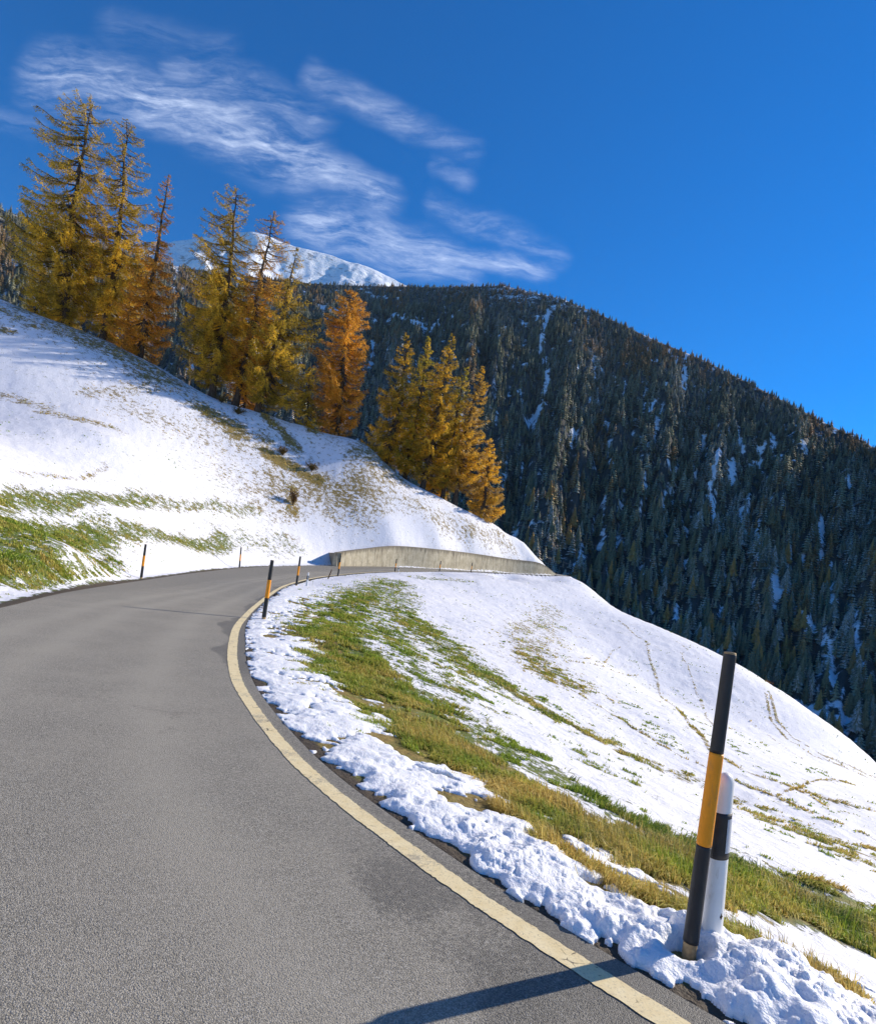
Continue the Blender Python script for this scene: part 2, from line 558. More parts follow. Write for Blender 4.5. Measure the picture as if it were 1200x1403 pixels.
M_GROUND = mat_ground(); M_SNOW = mat_snow(); M_ASPH = mat_asphalt(); M_LINE = mat_line(); M_BLADE = mat_blade()
M_NEED = mat_needles(); M_BARK = mat_bark(); M_FOREST = mat_forest(); M_MOUNT = mat_mountain(); M_PEAK = mat_peak(); M_CONC = mat_concrete()
M_BLACK = mat_plain('black_plastic', (.025, .026, .027), .5, .3, 9, 30, .4, (.06, .055, .05, .3))
M_ORANGE = mat_plain('orange_plastic', (.92, .33, .010), .5, .12, 7, 30, .35, (.45, .22, .06, .45))
M_WHITE = mat_plain('white_plastic', (.80, .79, .76), .45, .08, 6, 0, .35, (.45, .40, .32, .5))
M_WOOD = mat_plain('pale_wood', (.50, .34, .17), .8, .4, 30, 0, .2)
M_REFL = mat_plain('reflector_grey', (.50, .52, .54), .25, .1, 40, 0, .6)
M_RUST = mat_plain('rust_stain', (.07, .035, .02), .8, .4, 60, 0, .2)
M_CABLE = mat_plain('cable_metal', (.15, .155, .165), .9, .2, 1, 0, .05)

# ------------------------------------------------------------------ ground cover strokes (grass showing through the snow)
def stroke(pix, w, s, dry, soft=.5, thin=1):
    return (raycast(pix), w, s, dry, soft)


STROKES = [
    # grassy bank along the inside of the bend
    stroke([(545, 797), (505, 812), (470, 838), (452, 868)], 1.4, .45, .15, .9),
    stroke([(452, 868), (480, 905), (520, 945), (575, 990)], 1.0, .68, .35, .9),
    stroke([(575, 990), (650, 1045), (745, 1105), (850, 1162)], .62, .88, .6, .7),
    stroke([(850, 1162), (950, 1193), (1060, 1222), (1130, 1255), (1220, 1295), (1330, 1340)], .60, .95, .5, .6),
    stroke([(690, 1105), (760, 1165), (850, 1215), (1090, 1330), (1150, 1350)], .16, .8, .8, .25),
    stroke([(535, 798), (550, 840), (600, 880), (680, 935)], 1.4, .41, .2, .9),
    stroke([(530, 860), (560, 910), (610, 940)], 1.2, .38, .15, .9),
    stroke([(680, 935), (760, 980), (850, 1030), (960, 1075)], .55, .36, .45, .9),
    stroke([(960, 1075), (1080, 1130), (1200, 1180)], .9, .22, .5, .9),
    stroke([(600, 960), (700, 1030), (800, 1090), (900, 1145)], .7, .40, .05, .9),
    stroke([(900, 1145), (1020, 1185), (1200, 1245)], .45, .42, .2, .8),
    stroke([(722, 860), (735, 900), (760, 930)], 1.4, .32, .55, .9),
    stroke([(750, 830), (758, 880)], 1.5, .25, .5, .9),
    stroke([(560, 790), (640, 795)], .7, .3, .2),
    # tracks on the meadow
    stroke([(850, 850), (879, 877), (900, 920), (926, 970), (970, 1027), (1012, 1053), (1100, 1085), (1200, 1110)], 0.116, 0.370, .8, .4),
    stroke([(1043, 947), (1052, 985), (1075, 1010), (1125, 1040), (1200, 1067)], 0.116, 0.458, .95, .3),
    stroke([(1049, 945), (1061, 985), (1086, 1010), (1136, 1038), (1200, 1060)], 0.116, 0.458, .95, .3),
    stroke([(700, 880), (770, 937), (830, 975), (890, 1010), (960, 1050), (1060, 1090), (1200, 1150)], 0.084, 0.370, .8, .35),
    stroke([(790, 900), (820, 905), (832, 890), (845, 884)], 0.063, 0.370, .9, .2), stroke([(780, 905), (845, 920), (878, 926), (910, 950)], 0.063, 0.355, .9, .2),
    stroke([(1060, 1090), (1110, 1075), (1160, 1072)], 0.048, 0.370, .9, .2), stroke([(1100, 1080), (1135, 1105)], 0.048, 0.370, .9, .2),
    stroke([(1045, 1180), (1090, 1205), (1150, 1213)], 0.031, 0.517, .9, .1),
    stroke([(900, 960), (960, 985), (1010, 1000)], 0.053, 0.311, .9, .2), stroke([(990, 960), (1040, 1000), (1100, 1040)], 0.079, 0.311, .9, .3),
    stroke([(930, 880), (940, 910), (960, 960), (980, 1000)], 0.079, 0.311, .8, .3),
    # left hillside
    stroke([(-60, 690), (0, 686), (90, 681), (200, 688)], .8, 0.504, .35, .9), stroke([(200, 688), (300, 690), (360, 700)], .8, 0.407, .4, .9),
    stroke([(-60, 745), (0, 738), (70, 735), (135, 732)], 1.3, .56, .25, .9), stroke([(135, 730), (230, 738), (310, 742)], .8, 0.485, .35, .9),
    stroke([(-40, 775), (0, 772), (60, 760)], 1.0, .56, .25, .9), stroke([(300, 735), (400, 745)], 1.2, 0.291, .3, .9),
    stroke([(50, 762), (100, 772), (160, 768)], .7, .36, .3, .9),
    stroke([(40, 715), (160, 712)], .8, 0.349, .3, .9),
    stroke([(60, 565), (110, 575), (150, 585)], .8, 0.388, 1, .9), stroke([(120, 540), (230, 530), (280, 555)], 1.2, 0.349, 1, .9),
    stroke([(280, 562), (330, 590)], 1.3, 0.601, .9, .9), stroke([(330, 590), (370, 605)], .7, 0.407, .9, .9),
    stroke([(330, 547), (365, 575), (408, 612)], .8, 0.600, 1, .9),
    stroke([(365, 620), (400, 638), (435, 655)], 1.0, 0.698, .9, .9), stroke([(395, 668), (402, 706)], .7, 0.582, 1, .9),
    stroke([(440, 690), (500, 712)], 1.4, 0.320, 1, .9), stroke([(470, 650), (600, 715)], 1.6, 0.262, 1, .9), stroke([(600, 715), (700, 745)], 1.2, 0.320, 1, .9),
    stroke([(0, 540), (60, 560)], .8, 0.349, 1, .9), stroke([(180, 560), (320, 610)], 2.5, 0.272, 1, .9), stroke([(0, 452), (15, 455)], .5, 0.582, 1, .9),
    stroke([(30, 650), (150, 640)], .3, 0.291, .8, .9), stroke([(300, 640), (380, 650)], 1.6, 0.213, .9, .9),
    # needle litter under the trees on the crest
    stroke([(-40, 412), (0, 424), (75, 452), (150, 478), (215, 506)], 1.1, .42, 1, .9), stroke([(285, 532), (330, 552)], 1.0, .55, 1),
    stroke([(430, 590), (480, 596)], .8, .5, 1), stroke([(520, 618), (570, 650), (620, 690), (690, 727)], 1.1, .62, 1),
]


def cover(x, y):
    r = np.hypot(x, y); wa = np.clip(r / 45, .1, 1.0) * 1.6
    x, y = x + wa * (fbm(x / (1.6 * wa), y / (1.6 * wa), 111, 3) - .5), y + wa * (fbm(x / (1.6 * wa), y / (1.6 * wa), 117, 3) - .5)
    g = np.zeros(x.shape); dsum = np.zeros(x.shape); wsum = np.full(x.shape, 1e-6)
    for P, w, s, dry, soft in STROKES:
        lo = P.min(0) - 3 * w - 2; hi = P.max(0) + 3 * w + 2
        k = np.where((x > lo[0]) & (x < hi[0]) & (y > lo[1]) & (y < hi[1]))[0]
        if not len(k): continue
        best = np.full(len(k), 1e9)
        q = np.stack([x[k], y[k]], -1)
        for a, b in zip(P[:-1], P[1:]):
            ab = b - a; t = np.clip(((q - a) @ ab) / (ab @ ab + 1e-9), 0, 1)
            best = np.minimum(best, np.linalg.norm(q - a - t[:, None] * ab, axis=1))
        v = s * (1 - sstep(w * (1 - soft), w * (1 + soft), best))
        g[k] = np.maximum(g[k], v); dsum[k] += v * dry; wsum[k] += v
    return g, np.clip(dsum / wsum, 0, 1)


PEG = onz(944, 1306)[:2]
_d = ray(973, 1290)
POST = np.array([_d[0], 1.0]) * 2.93


def snow_depth(x, y, dR):
    """roadside snow left by the plough: clumpy, thick by the road, ragged towards the grass"""
    width = 1.05 + .25 * (fbm(x / 1.7, y / 1.7, 41, 3) - .5) * 2
    width = width + 1.0 * sstep(17, 28, y)
    n1 = fbm(x / .42, y / .42, 21, 4, .55); n2 = fbm(x / .13, y / .13, 31, 3)
    c = np.minimum((dR - .02 - .10 * n1) / .30, (width - dR) / .6) + (n1 - .545) * 5.4 * sstep(.15, .6, dR / width) + (n1 - .48) * 1.8 + (n2 - .5) * 1.1
    # scattered islands out on the bank
    isl = (fbm(x / .5, y / .33, 51, 4) - .56) * 8 * (1 - sstep(width + .1, width + .8, dR)) * sstep(.4, .7, dR)
    c = np.maximum(c, isl)
    body = np.clip(c, 0, 1.2)
    wx = x + .06 * (vnoise(x / .09, y / .09, 81) - .5); wy = y + .06 * (vnoise(x / .09, y / .09, 83) - .5)
    lumps = fbm(wx / .30, wy / .30, 61, 3, .5)
    pm = sstep(.38, .66, fbm(x / .30, y / .30, 79, 3))
    lump2 = .95 * domes(wx / .17, wy / .17, 70, .9, .28) + .62 * domes(wx / .085, wy / .085, 71, .9, .45) * (.3 + .7 * pm) + .42 * domes(wx / .042, wy / .042, 73, .9, .7) * (.2 + .8 * pm) + .25 * domes(wx / .02, wy / .02, 75, .9, .8) * (.35 + .65 * pm) + .35 * (fbm(x / .05, y / .05, 89, 4, .6) - .4)
    rough = .30 + .70 * (1 - sstep(3.2, 6.0, y))
    th = (np.minimum(body, 1) ** .5) * (np.where(y > 0, .016, .016) + (.045 + .05 * rough) * lumps ** 1.6 * (1 - sstep(.8, 1.5, dR)) * (.55 + .45 * rough) + .042 * lump2 * rough * (.35 + 1.1 * fbm(x / .5, y / .5, 87, 2)) + .012 * n2)
    # heaped around the marker post
    dp = np.hypot((x - POST[0] - .14), (y - POST[1] + .12))
    heap = np.exp(-(dp / .42) ** 2) * sstep(.03, .42, dR)
    th = th + heap * (.055 + .11 * lumps + .03 * lump2)
    # the hole melted round the snow pole
    dq = np.hypot(x - PEG[0] + .03, y - PEG[1] + .01)
    th = np.where(dq < .16, th * sstep(.05, .15, dq + .03 * (n2 - .5)), th)
    th = th * .84
    th = np.where((dR > 0.0) & (c > .02) | (heap > .25), th, 0)
    return th


# ------------------------------------------------------------------ ground sheet
def polar(az0, az1, na, r, extra_az=None):
    az = np.radians(np.linspace(az0, az1, na)) if extra_az is None else np.radians(extra_az)
    A, Rr = np.meshgrid(az, r)
    return (np.sin(A) * Rr).ravel(), (np.cos(A) * Rr).ravel(), len(r), len(az)


az_all = np.concatenate([np.linspace(-40, 40, 860), np.linspace(40, 320, 90)[1:-1]])
r_all = np.concatenate([np.exp(np.linspace(math.log(.8), math.log(135), 600)), np.array([142, 150, 160, 172, 186, 205, 260, 400, 700, 1300, 2500, 5000])])
x, y, nr, nc = polar(0, 0, 0, r_all, az_all)
z, dR, dL = ground(x, y, True)
g, dry = cover(x, y)
onbank = 1 - sstep(1.6, 3.2, dR)
under = (dR > -.2) & (dR < 2.0) & (y < 24)
g = np.where(under, np.maximum(g, .85 * (1 - sstep(1.3, 2.0, dR))), g)
dry = np.where(under, np.maximum(dry, .6), dry)
dirt = np.maximum(.9 * (1 - sstep(.1, .55, dL)) * (dL > -.3), .75 * (1 - sstep(.05, .3, dR)) * (dR > -.3))
dirt = np.where(y > 45, dirt * .4, dirt)
g = np.maximum(g, np.where(dirt > .25, dirt, 0))
hillm = sstep(2.5, 6, dL) * (x < 30)
sp_ = fbm(x / 9, y / 6, 121, 3)
g = np.maximum(g, hillm * (.17 + .27 * sstep(.42, .68, sp_)) * sstep(45, 60, y))
dry = np.where((hillm > 0) & (y > 52), np.maximum(dry, .8), dry)
g = np.where(np.hypot(x, y) > 125, .35, g)
ctr = len(x)
x = np.append(x, 0); y = np.append(y, 0); z = np.append(z, -.06)
faces = grid_faces(nr, nc, True)
fan = np.array([[j, (j + 1) % nc, ctr, ctr] for j in range(nc)])
faces = faces[:, ::-1]
me_f = [tuple(f) for f in np.zeros((0, 4), int)]
o = make_obj('ground', np.stack([x, y, z], -1), np.ascontiguousarray(faces), [M_GROUND])
set_attr(o, 'grass', np.append(g, 0)); set_attr(o, 'dry', np.append(dry, 0)); set_attr(o, 'dirt', np.append(dirt, 0))
tag(o, kind='structure')

# ------------------------------------------------------------------ road, markings
i0, i1 = 0, len(RE)
fine_s = np.concatenate([np.linspace(i, i + 1, 3, endpoint=False) for i in range(len(RE) - 1)])
def interp(A, s):
    i = np.clip(s.astype(int), 0, len(A) - 2); t = (s - i)[:, None]
    return A[i] * (1 - t) + A[i + 1] * t
Rf = interp(RE, fine_s); Lf = interp(LE, fine_s)
MC = 70
u = np.linspace(0, 1, MC)
V = Rf[:, None] * u[None, :, None] + Lf[:, None] * (1 - u)[None, :, None]
V = V.reshape(-1, 3)
V[:, 2] += (fbm(V[:, 0] / 1.5, V[:, 1] / 1.5, 77, 3) - .5) * .008
o = make_obj('road', V, grid_faces(len(Rf), MC)[:, ::-1].copy(), [M_ASPH])
pR = (np.repeat(np.linalg.norm(Rf - Lf, axis=1)[:, None], MC, 1) * (1 - u)[None]).ravel()
nz = fbm(V[:, 0] / .5, V[:, 1] / .5, 91, 4)
damp = (1 - sstep(.35, 1.0, pR + (nz - .5) * 1.1)) * (1 - sstep(2.6, 4.6, V[:, 1])) * .85
wob = fbm(V[:, 0] * 0, V[:, 1] / 1.2, 93, 3)
damp = np.maximum(damp, (1 - sstep(.30, .50, pR - (wob - .45) * .8)) * sstep(6, 9, V[:, 1]) * (1 - sstep(24, 34, V[:, 1])) * .95)
damp = np.maximum(damp, (1 - sstep(.02, .2, np.abs(pR - .06))) * .55)
damp = np.maximum(damp, .5 * (1 - sstep(0, .5, 5.0 - pR)))
set_attr(o, 'damp', damp)
wh = sum(np.exp(-((pR - c_ - .25 * (wob - .5)) / .28) ** 2) for c_ in (1.25, 2.75, 3.6))
set_attr(o, 'wheel', np.clip(wh, 0, 1))
tag(o, kind='structure')

nrm = np.gradient(Rf[:, :2], axis=0); nrm /= np.linalg.norm(nrm, axis=1)[:, None]
inw = np.stack([-nrm[:, 1], nrm[:, 0]], -1)


def strip(name, off0, off1, sel, lift=.004, E=Rf, inn=inw, jit=0.0):
    k = np.where(sel)[0]
    A = E[k].copy(); B = E[k].copy()
    j = (vnoise(np.arange(len(k)) * .9, np.zeros(len(k)), 5) - .5) * jit
    A[:, :2] += inn[k] * (off0[k] + j)[:, None]; B[:, :2] += inn[k] * (off1[k] + j[::-1])[:, None]
    cols = [A * (1 - t) + B * t for t in np.linspace(0, 1, 5)]
    V = np.stack(cols, 1).reshape(-1, 3)
    # height follows the road surface
    V[:, 2] += lift + (fbm(V[:, 0] / 1.5, V[:, 1] / 1.5, 77, 3) - .5) * .008
    return make_obj(name, V, grid_faces(len(k), 5), [M_LINE])


offs = .135 - .085 * sstep(11, 15.5, Rf[:, 1])
o = strip('edge_line', offs, offs + .128 + .03 * sstep(5, 11, Rf[:, 1]), (np.arange(len(Rf)) < 18 * SUB * 3), jit=.012)
tag(o, kind='structure')

# ------------------------------------------------------------------ roadside snow (own sheet, real thickness)
r_s = np.exp(np.linspace(math.log(1.6), math.log(34), 900))
az_s = np.linspace(-34, 50, 1300)
x, y, nr, nc = polar(0, 0, 0, r_s, az_s)
pre = edge_dist(x, y, RE, RT, 1.0)[0]
cand = np.where((pre > -.05) & (pre < 2.6))[0]
th = np.zeros(len(x)); zz = np.zeros(len(x))
gz, gdR, _ = ground(x[cand], y[cand], True)
gdL = gdR
th[cand] = snow_depth(x[cand], y[cand], gdR) * (1 - sstep(24, 32, y[cand]))
zz[cand] = gz
fq = grid_faces(nr, nc)
keep = (th[fq] > 0.004).sum(1) >= 2
fq = fq[keep]
use = np.unique(fq); remap = np.full(len(x), -1); remap[use] = np.arange(len(use))
t = th[use]
V = np.stack([x[use], y[use], zz[use] + np.where(t > .004, t + .004, -.02)], -1)
o = make_obj('roadside_snow', V, np.ascontiguousarray(remap[fq][:, ::-1]), [M_SNOW])
tag(o, 'clumpy ploughed snow strip between the asphalt edge and the grassy bank', 'snow', kind='stuff')

# ------------------------------------------------------------------ grass blades
def blades(n_c, r0, r1, az0, az1, wmul, seed, hmul=1.0, thr=.5):
    rg = np.random.default_rng(seed)
    r = np.exp(rg.uniform(math.log(r0), math.log(r1), n_c)); a = np.radians(rg.uniform(az0, az1, n_c))
    x = np.sin(a) * r; y = np.cos(a) * r
    g, dry = cover(x, y)
    pn = (fbm(x / .30, y / .22, 11, 4, .6) - .5) * 1.5 + (fbm(x / 1.6, y / 1.6, 13, 3) - .5) * .7
    k = g + pn * 1.1 > thr + rg.uniform(-.08, .08, n_c)
    x, y, g, dry, r = x[k], y[k], g[k], dry[k], r[k]
    z, dR, dL = ground(x, y, True)
    k = (dR > .45) | (dL > .5)
    sd = np.where((y < 24) & (dR < 2.6), snow_depth(x, y, dR), 0)
    k &= ~((sd > .03) & (rg.uniform(0, 1, len(x)) < .96))
    x, y, z, g, dry, r = x[k], y[k], z[k], g[k], dry[k], r[k]
    n = len(x)
    patch = fbm(x / .8, y / .8, 19, 3)
    h = (.05 + .10 * rg.uniform(0, 1, n) ** 1.5) * (.6 + .8 * patch) * hmul * (.6 + .6 * np.clip(g, 0, 1))
    w = np.maximum(.0022, r * .00075) * wmul * rg.uniform(.7, 1.3, n)
    th = rg.uniform(0, 2 * math.pi, n)
    fl = 2 * math.pi * fbm(x / 1.1, y / 1.1, 23, 2)
    lx = np.cos(th) * .5 + .8 * np.cos(fl) + .35; ly = np.sin(th) * .5 + .8 * np.sin(fl) - .35
    bend = rg.uniform(.35, 1.75, n)
    sx = -np.sin(th) * w; sy = np.cos(th) * w
    b = np.stack([x, y, z - .012], -1)
    side = np.stack([sx, sy, np.zeros(n)], -1)
    mid = b + np.stack([lx * h * .3 * bend, ly * h * .3 * bend, h * .62], -1)
    tip = b + np.stack([lx * h * .95 * bend, ly * h * .95 * bend, h * (1.15 - .42 * bend)], -1)
    V = np.stack([b - side, b + side, mid - side * .8, mid + side * .8, tip], 1).reshape(-1, 3)
    base = np.arange(n)[:, None] * 5
    f = np.concatenate([base + [[0, 1, 3]], base + [[0, 3, 2]], base + [[2, 3, 4]]])
    green = np.array([.17, .29, .03]); green2 = np.array([.36, .42, .05]); straw = np.array([.74, .58, .19]); brown = np.array([.52, .34, .08])
    q = np.clip(dry + (fbm(x / .6, y / .6, 29, 3) - .5) * 1.5 + rg.normal(0, .22, n), 0, 1)
    m1 = rg.uniform(0, 1, n)[:, None]
    c = (green * (1 - m1) + green2 * m1) * (1 - q[:, None]) + (straw * m1 + brown * (1 - m1)) * q[:, None]
    c = c * rg.uniform(.7, 1.25, n)[:, None]
    return V, f, np.repeat(c, 5, 0)


parts = [blades(620000, 2.0, 9, -22, 44, 1.0, 1, .85), blades(700000, 8.5, 30, -42, 40, .9, 2, 1.0), blades(420000, 20, 75, -40, 40, .8, 3, 1.25, .56),
         blades(70000, 2.0, 14, -22, 44, .75, 4, 1.5, .68)]
off = 0; VV = []; FF = []; CC = []
for V, f, c in parts:
    VV.append(V); FF.append(f + off); CC.append(c); off += len(V)
o = make_obj('grass', np.vstack(VV), np.vstack(FF), [M_BLADE], smooth=True)
set_col(o, 'col', np.vstack(CC))
tag(o, 'green and straw coloured grass showing through the thin snow', 'grass', kind='stuff')

# ------------------------------------------------------------------ retaining wall
wb = [(464, 774.8, 76), (500, 774.6, 80.5), (545, 776, 86), (600, 779, 92), (650, 782, 100), (700, 785, 108), (740, 787.5, 113), (764, 789.5, 117)]
wt = [(464, 757.5), (500, 752.5), (540, 747.5), (600, 752.5), (650, 758.5), (700, 766), (740, 771.5), (762, 786.5)]
B = catmull([at(*p) for p in wb], 10)
T = catmull([np.array([0, 0, at(q[0], q[1], p[2])[2]]) for p, q in zip(wb, wt)], 10)
tn = np.gradient(B[:, :2], axis=0); tn /= np.linalg.norm(tn, axis=1)[:, None]
back = np.stack([-tn[:, 1], tn[:, 0]], -1)
B[:, :2] += back * .25
n = len(B); V = []; tp = []
prof = [(0, -.4, 0), (0, 0, 0)] + [(0, k / 6, k / 6) for k in range(1, 7)] + [(.03, 1.0, 1), (.42, 1.0, 1), (.55, .0, .5)]
for i in range(n):
    hgt = max(T[i, 2] - B[i, 2], .15)
    for dd, f, tt in prof:
        batter = .06 * min(max(f, 0), 1) * hgt
        zz_ = B[i, 2] + (f * hgt if f >= 0 else f) + (.012 if dd in (.03, .42) else 0)
        V.append((B[i, 0] + back[i, 0] * (dd + batter), B[i, 1] + back[i, 1] * (dd + batter), zz_)); tp.append(tt)
fs = [tuple(f) for f in grid_faces(n, len(prof))[:, ::-1]] + [tuple(range(len(prof))), tuple(reversed(range((n - 1) * len(prof), n * len(prof))))]
o = make_obj('retaining_wall', V, fs, [M_CONC], smooth=False)
set_attr(o, 'top', tp)
tag(o, 'low stained beige concrete retaining wall along the outer side of the far bend', 'wall')
# the wing at its left end that runs back into the slope
a = B[0] + np.array([back[0, 0] * .05, back[0, 1] * .05, 0]); hg = T[0, 2] - B[0, 2]
b_ = at(441, 761, 83)
ws = []
dirv = (b_ - a)[:2]; L_ = np.linalg.norm(dirv); dirv /= L_; nn = np.array([-dirv[1], dirv[0]])
for s_, zb, zt in ((0, a[2] - .3, a[2] + hg), (L_ * .5, a[2] - .1, a[2] + hg * .97), (L_, a[2] + .2, a[2] + hg * .94)):
    p = a[:2] + dirv * s_
    for d_, zq in ((-.003, zb), (-.003, zt), (.35, zt), (.35, zb)):
        ws.append((p[0] - nn[0] * d_, p[1] - nn[1] * d_, zq))
fs = []
for i in range(2):
    for j in range(4):
        fs.append((i * 4 + j, i * 4 + (j + 1) % 4, i * 4 + 4 + (j + 1) % 4, i * 4 + 4 + j))
fs += [(3, 2, 1, 0), (8, 9, 10, 11)]
w2 = make_obj('wing_wall', ws, fs, [M_CONC], parent=o, smooth=False)
set_attr(w2, 'top', [.9] * len(ws))  # whole wing coloured darker, putting its shaded side into the colour

# ------------------------------------------------------------------ snow poles and delineator posts
def ground1(x, y):
    return float(ground(np.array([x]), np.array([y]))[0])


def pole_meshes(hi):
    n = 28 if hi else 12
    r0, r1 = .037, .030
    rr = lambda zz: r0 + (r1 - r0) * zz / 1.5
    def seg(name, a, b, mat, capped=False, rad=0.0):
        zs = np.linspace(a, b, 30 if hi else 6)
        prof = [(0.0005, a)] + [(rr(v) + rad, v) for v in zs]
        prof += [(rr(b) * .92, b + .006), (.0005, b + .008)] if capped else [(0.0005, b)]
        V, Fq = lathe(prof, n)
        return make_obj(name, V, Fq, [mat])
    root = empty('snow_pole', (0, 0, 0))
    for ch in (seg('peg', -.10, .055, M_WOOD, rad=-.004), seg('lower_section', .055, .535, M_BLACK), seg('orange_band', .535, .995, M_ORANGE, rad=.0012), seg('upper_section', .995, 1.49, M_BLACK, True)):
        ch.parent = root
    V, Fq = lathe([(.0005, 1.486), (.027, 1.486), (.029, 1.492), (.027, 1.503), (.0005, 1.505)], n)
    c = make_obj('end_cap', V, Fq, [M_WOOD]); c.parent = root
    return root


def copy_tree(o, parent=None):
    c = o.copy(); COL.objects.link(c); c.parent = parent
    if parent is not None: c.matrix_parent_inverse = o.matrix_parent_inverse
    for ch in [k for k in bpy.data.objects if k.parent == o]:
        copy_tree(ch, c)
    return c


pole = pole_meshes(True)
G_P = 'orange and black snow poles along the road'
POLES = [  # base pixel, Y, lean in x / y, scale, label
    (None, (.012, .03), 1.0, 'nearest black and orange snow pole, standing before the white post in the foreground'),
    ((361, 850), 22.4, (.0, .02), 1.06, 'black and orange snow pole in the snow strip at the tightest part of the bend'),
    ((193, 795), 36.5, (-.02, .03), 1.0, 'snow pole on the outer left road edge below the largest grass patch'),
    ((328, 778), 59.6, (-.05, .0), 1.0, 'thin distant snow pole on the outer road edge left of the retaining wall'),
    ((406, 802), 42.4, (.0, .0), 1.0, 'snow pole beside the small white post in the middle of the bend'),
    ((463, 788), 60, (.01, .0), 1.02, 'snow pole standing in front of the left end of the retaining wall'),
    ((541, 783), 74, (.0, .0), .78, 'short snow pole in front of the highest part of the retaining wall'),
    ((602, 782.5), 83.5, (.0, .0), .75, 'faint snow pole in front of the middle of the retaining wall'),
    ((645, 783.5), 91, (.03, .0), .75, 'farthest small snow pole in front of the right half of the retaining wall')]
for i, e in enumerate(POLES):
    o = pole if i == 0 else copy_tree(pole)
    if i == 0:
        (lx, ly), scl, lab = e[1], e[2], e[3]
        px, py = PEG; zz_ = 0.0
    else:
        (bx, by), Y, (lx, ly), scl, lab = e
        p = at(bx, by, Y); px, py = p[0], p[1]; zz_ = ground1(px, py) + (.03 if i == 1 else 0)
    o.location = (px, py, zz_)
    o.rotation_euler = (-ly, lx, rng.uniform(0, 6))
    o.rotation_euler = (-ly, lx, 0)
    o.scale = (1, 1, scl) if i == 0 else (1.55, 1.55, scl)
    tag(o, lab, 'snow pole', G_P)


def post_meshes():
    root = empty('delineator_post', (0, 0, 0))
    ax, ay = 1.0, .72
    def prof_r(zv): return .062 - .014 * zv / .9
    zs = np.linspace(-.15, .80, 30)
    p = [(.001, -.15)] + [(prof_r(v), v) for v in zs] + [(prof_r(.8) * math.cos(t), .80 + .055 * math.sin(t)) for t in np.linspace(.15, 1.55, 10)]
    V, Fq = lathe(p, 36, ax, ay)
    b = make_obj('post_body', V, Fq, [M_WHITE], root)
    zs = np.linspace(.42, .655, 10)
    p = [(prof_r(.42) - .002, .42)] + [(prof_r(v) + .002, v) for v in zs] + [(prof_r(.655) - .002, .655)]
    V, Fq = lathe(p, 36, ax, ay)
    k = make_obj('black_band', V, Fq, [M_BLACK], root)
    # reflector strip on the face turned to the traffic
    V = []; na = 8
    a0, a1 = math.radians(-102), math.radians(-58)
    for zv in np.linspace(.455, .628, 8):
        for q in range(na):
            aa = a0 + (a1 - a0) * q / (na - 1)
            r_ = prof_r(zv) + .0045
            V.append((r_ * ax * math.cos(aa), r_ * ay * math.sin(aa), zv))
    make_obj('reflector', V, grid_faces(8, na), [M_REFL], k)
    V = []
    for q, (ax_, az_) in enumerate([(0, .022), (.006, .006), (.014, .002), (.006, -.006), (0, -.016), (-.006, -.006), (-.012, .004), (-.006, .006)]):
        aa = math.radians(-88) + ax_ / .06
        r_ = prof_r(.13) + .0015
        V.append((r_ * ax * math.cos(aa), r_ * ay * math.sin(aa), .13 + az_))
    V.append((prof_r(.13) * ax * math.cos(math.radians(-88)), (prof_r(.13) + .003) * ay * math.sin(math.radians(-88)), .13))
    make_obj('bolt_mark', V, [(q, (q + 1) % 8, 8) for q in range(8)], [M_RUST], root, smooth=False)
    return root


post = post_meshes()
post.location = (POST[0], POST[1], .03); post.rotation_euler = (math.radians(-1), math.radians(-2.5), math.radians(28))
tag(post, 'white guide post with black band and reflector, buried in the foreground snow heap', 'guide post', 'white guide posts along the inner edge')
for (bx, by), Y, scl, lab in [((415.5, 798), 43, .85, 'small white guide post right beside the middle snow pole'), ((543, 784), 75, .55, 'tiny white guide post at the foot of a far snow pole before the wall')]:
    o = copy_tree(post)
    p = at(bx, by, Y)
    o.location = (p[0] + .15, p[1] + .2, ground1(p[0] + .15, p[1] + .2)); o.scale = (1, 1, scl); o.rotation_euler = (0, 0, .2)
    tag(o, lab, 'guide post', 'white guide posts along the inner edge')
# a broken wooden stake leaning by the roadside
V, Fq = lathe([(.001, -.15), (.045, -.15), (.04, .2), (.036, .62), (.02, .655), (.001, .66)], 10, 1, .8)
o = make_obj('wooden_stake', V, Fq, [mat_plain('weathered_wood', (.16, .10, .06), .9, .5, 25, 0, .2)])
p = at(449, 796, 55); o.location = (p[0], p[1], ground1(p[0], p[1])); o.rotation_euler = (0, .25, 0)
tag(o, 'short brown wooden stake leaning beside the inner road edge', 'stake')

# ------------------------------------------------------------------ larches on the crest
def tube(path, rad, n=7):
    path = np.asarray(path, float); m = len(path)
    tg = np.gradient(path, axis=0); tg /= np.linalg.norm(tg, axis=1)[:, None] + 1e-9
    ref = np.where(np.abs(tg[:, 2:3]) > .9, np.array([[1., 0, 0]]), np.array([[0, 0, 1.]]))
    s1 = np.cross(tg, ref); s1 /= np.linalg.norm(s1, axis=1)[:, None] + 1e-9
    s2 = np.cross(tg, s1)
    t = np.linspace(0, 2 * math.pi, n, endpoint=False)
    V = path[:, None] + np.asarray(rad)[:, None, None] * (s1[:, None] * np.cos(t)[None, :, None] + s2[:, None] * np.sin(t)[None, :, None])
    return V.reshape(-1, 3), grid_faces(m, n, True)


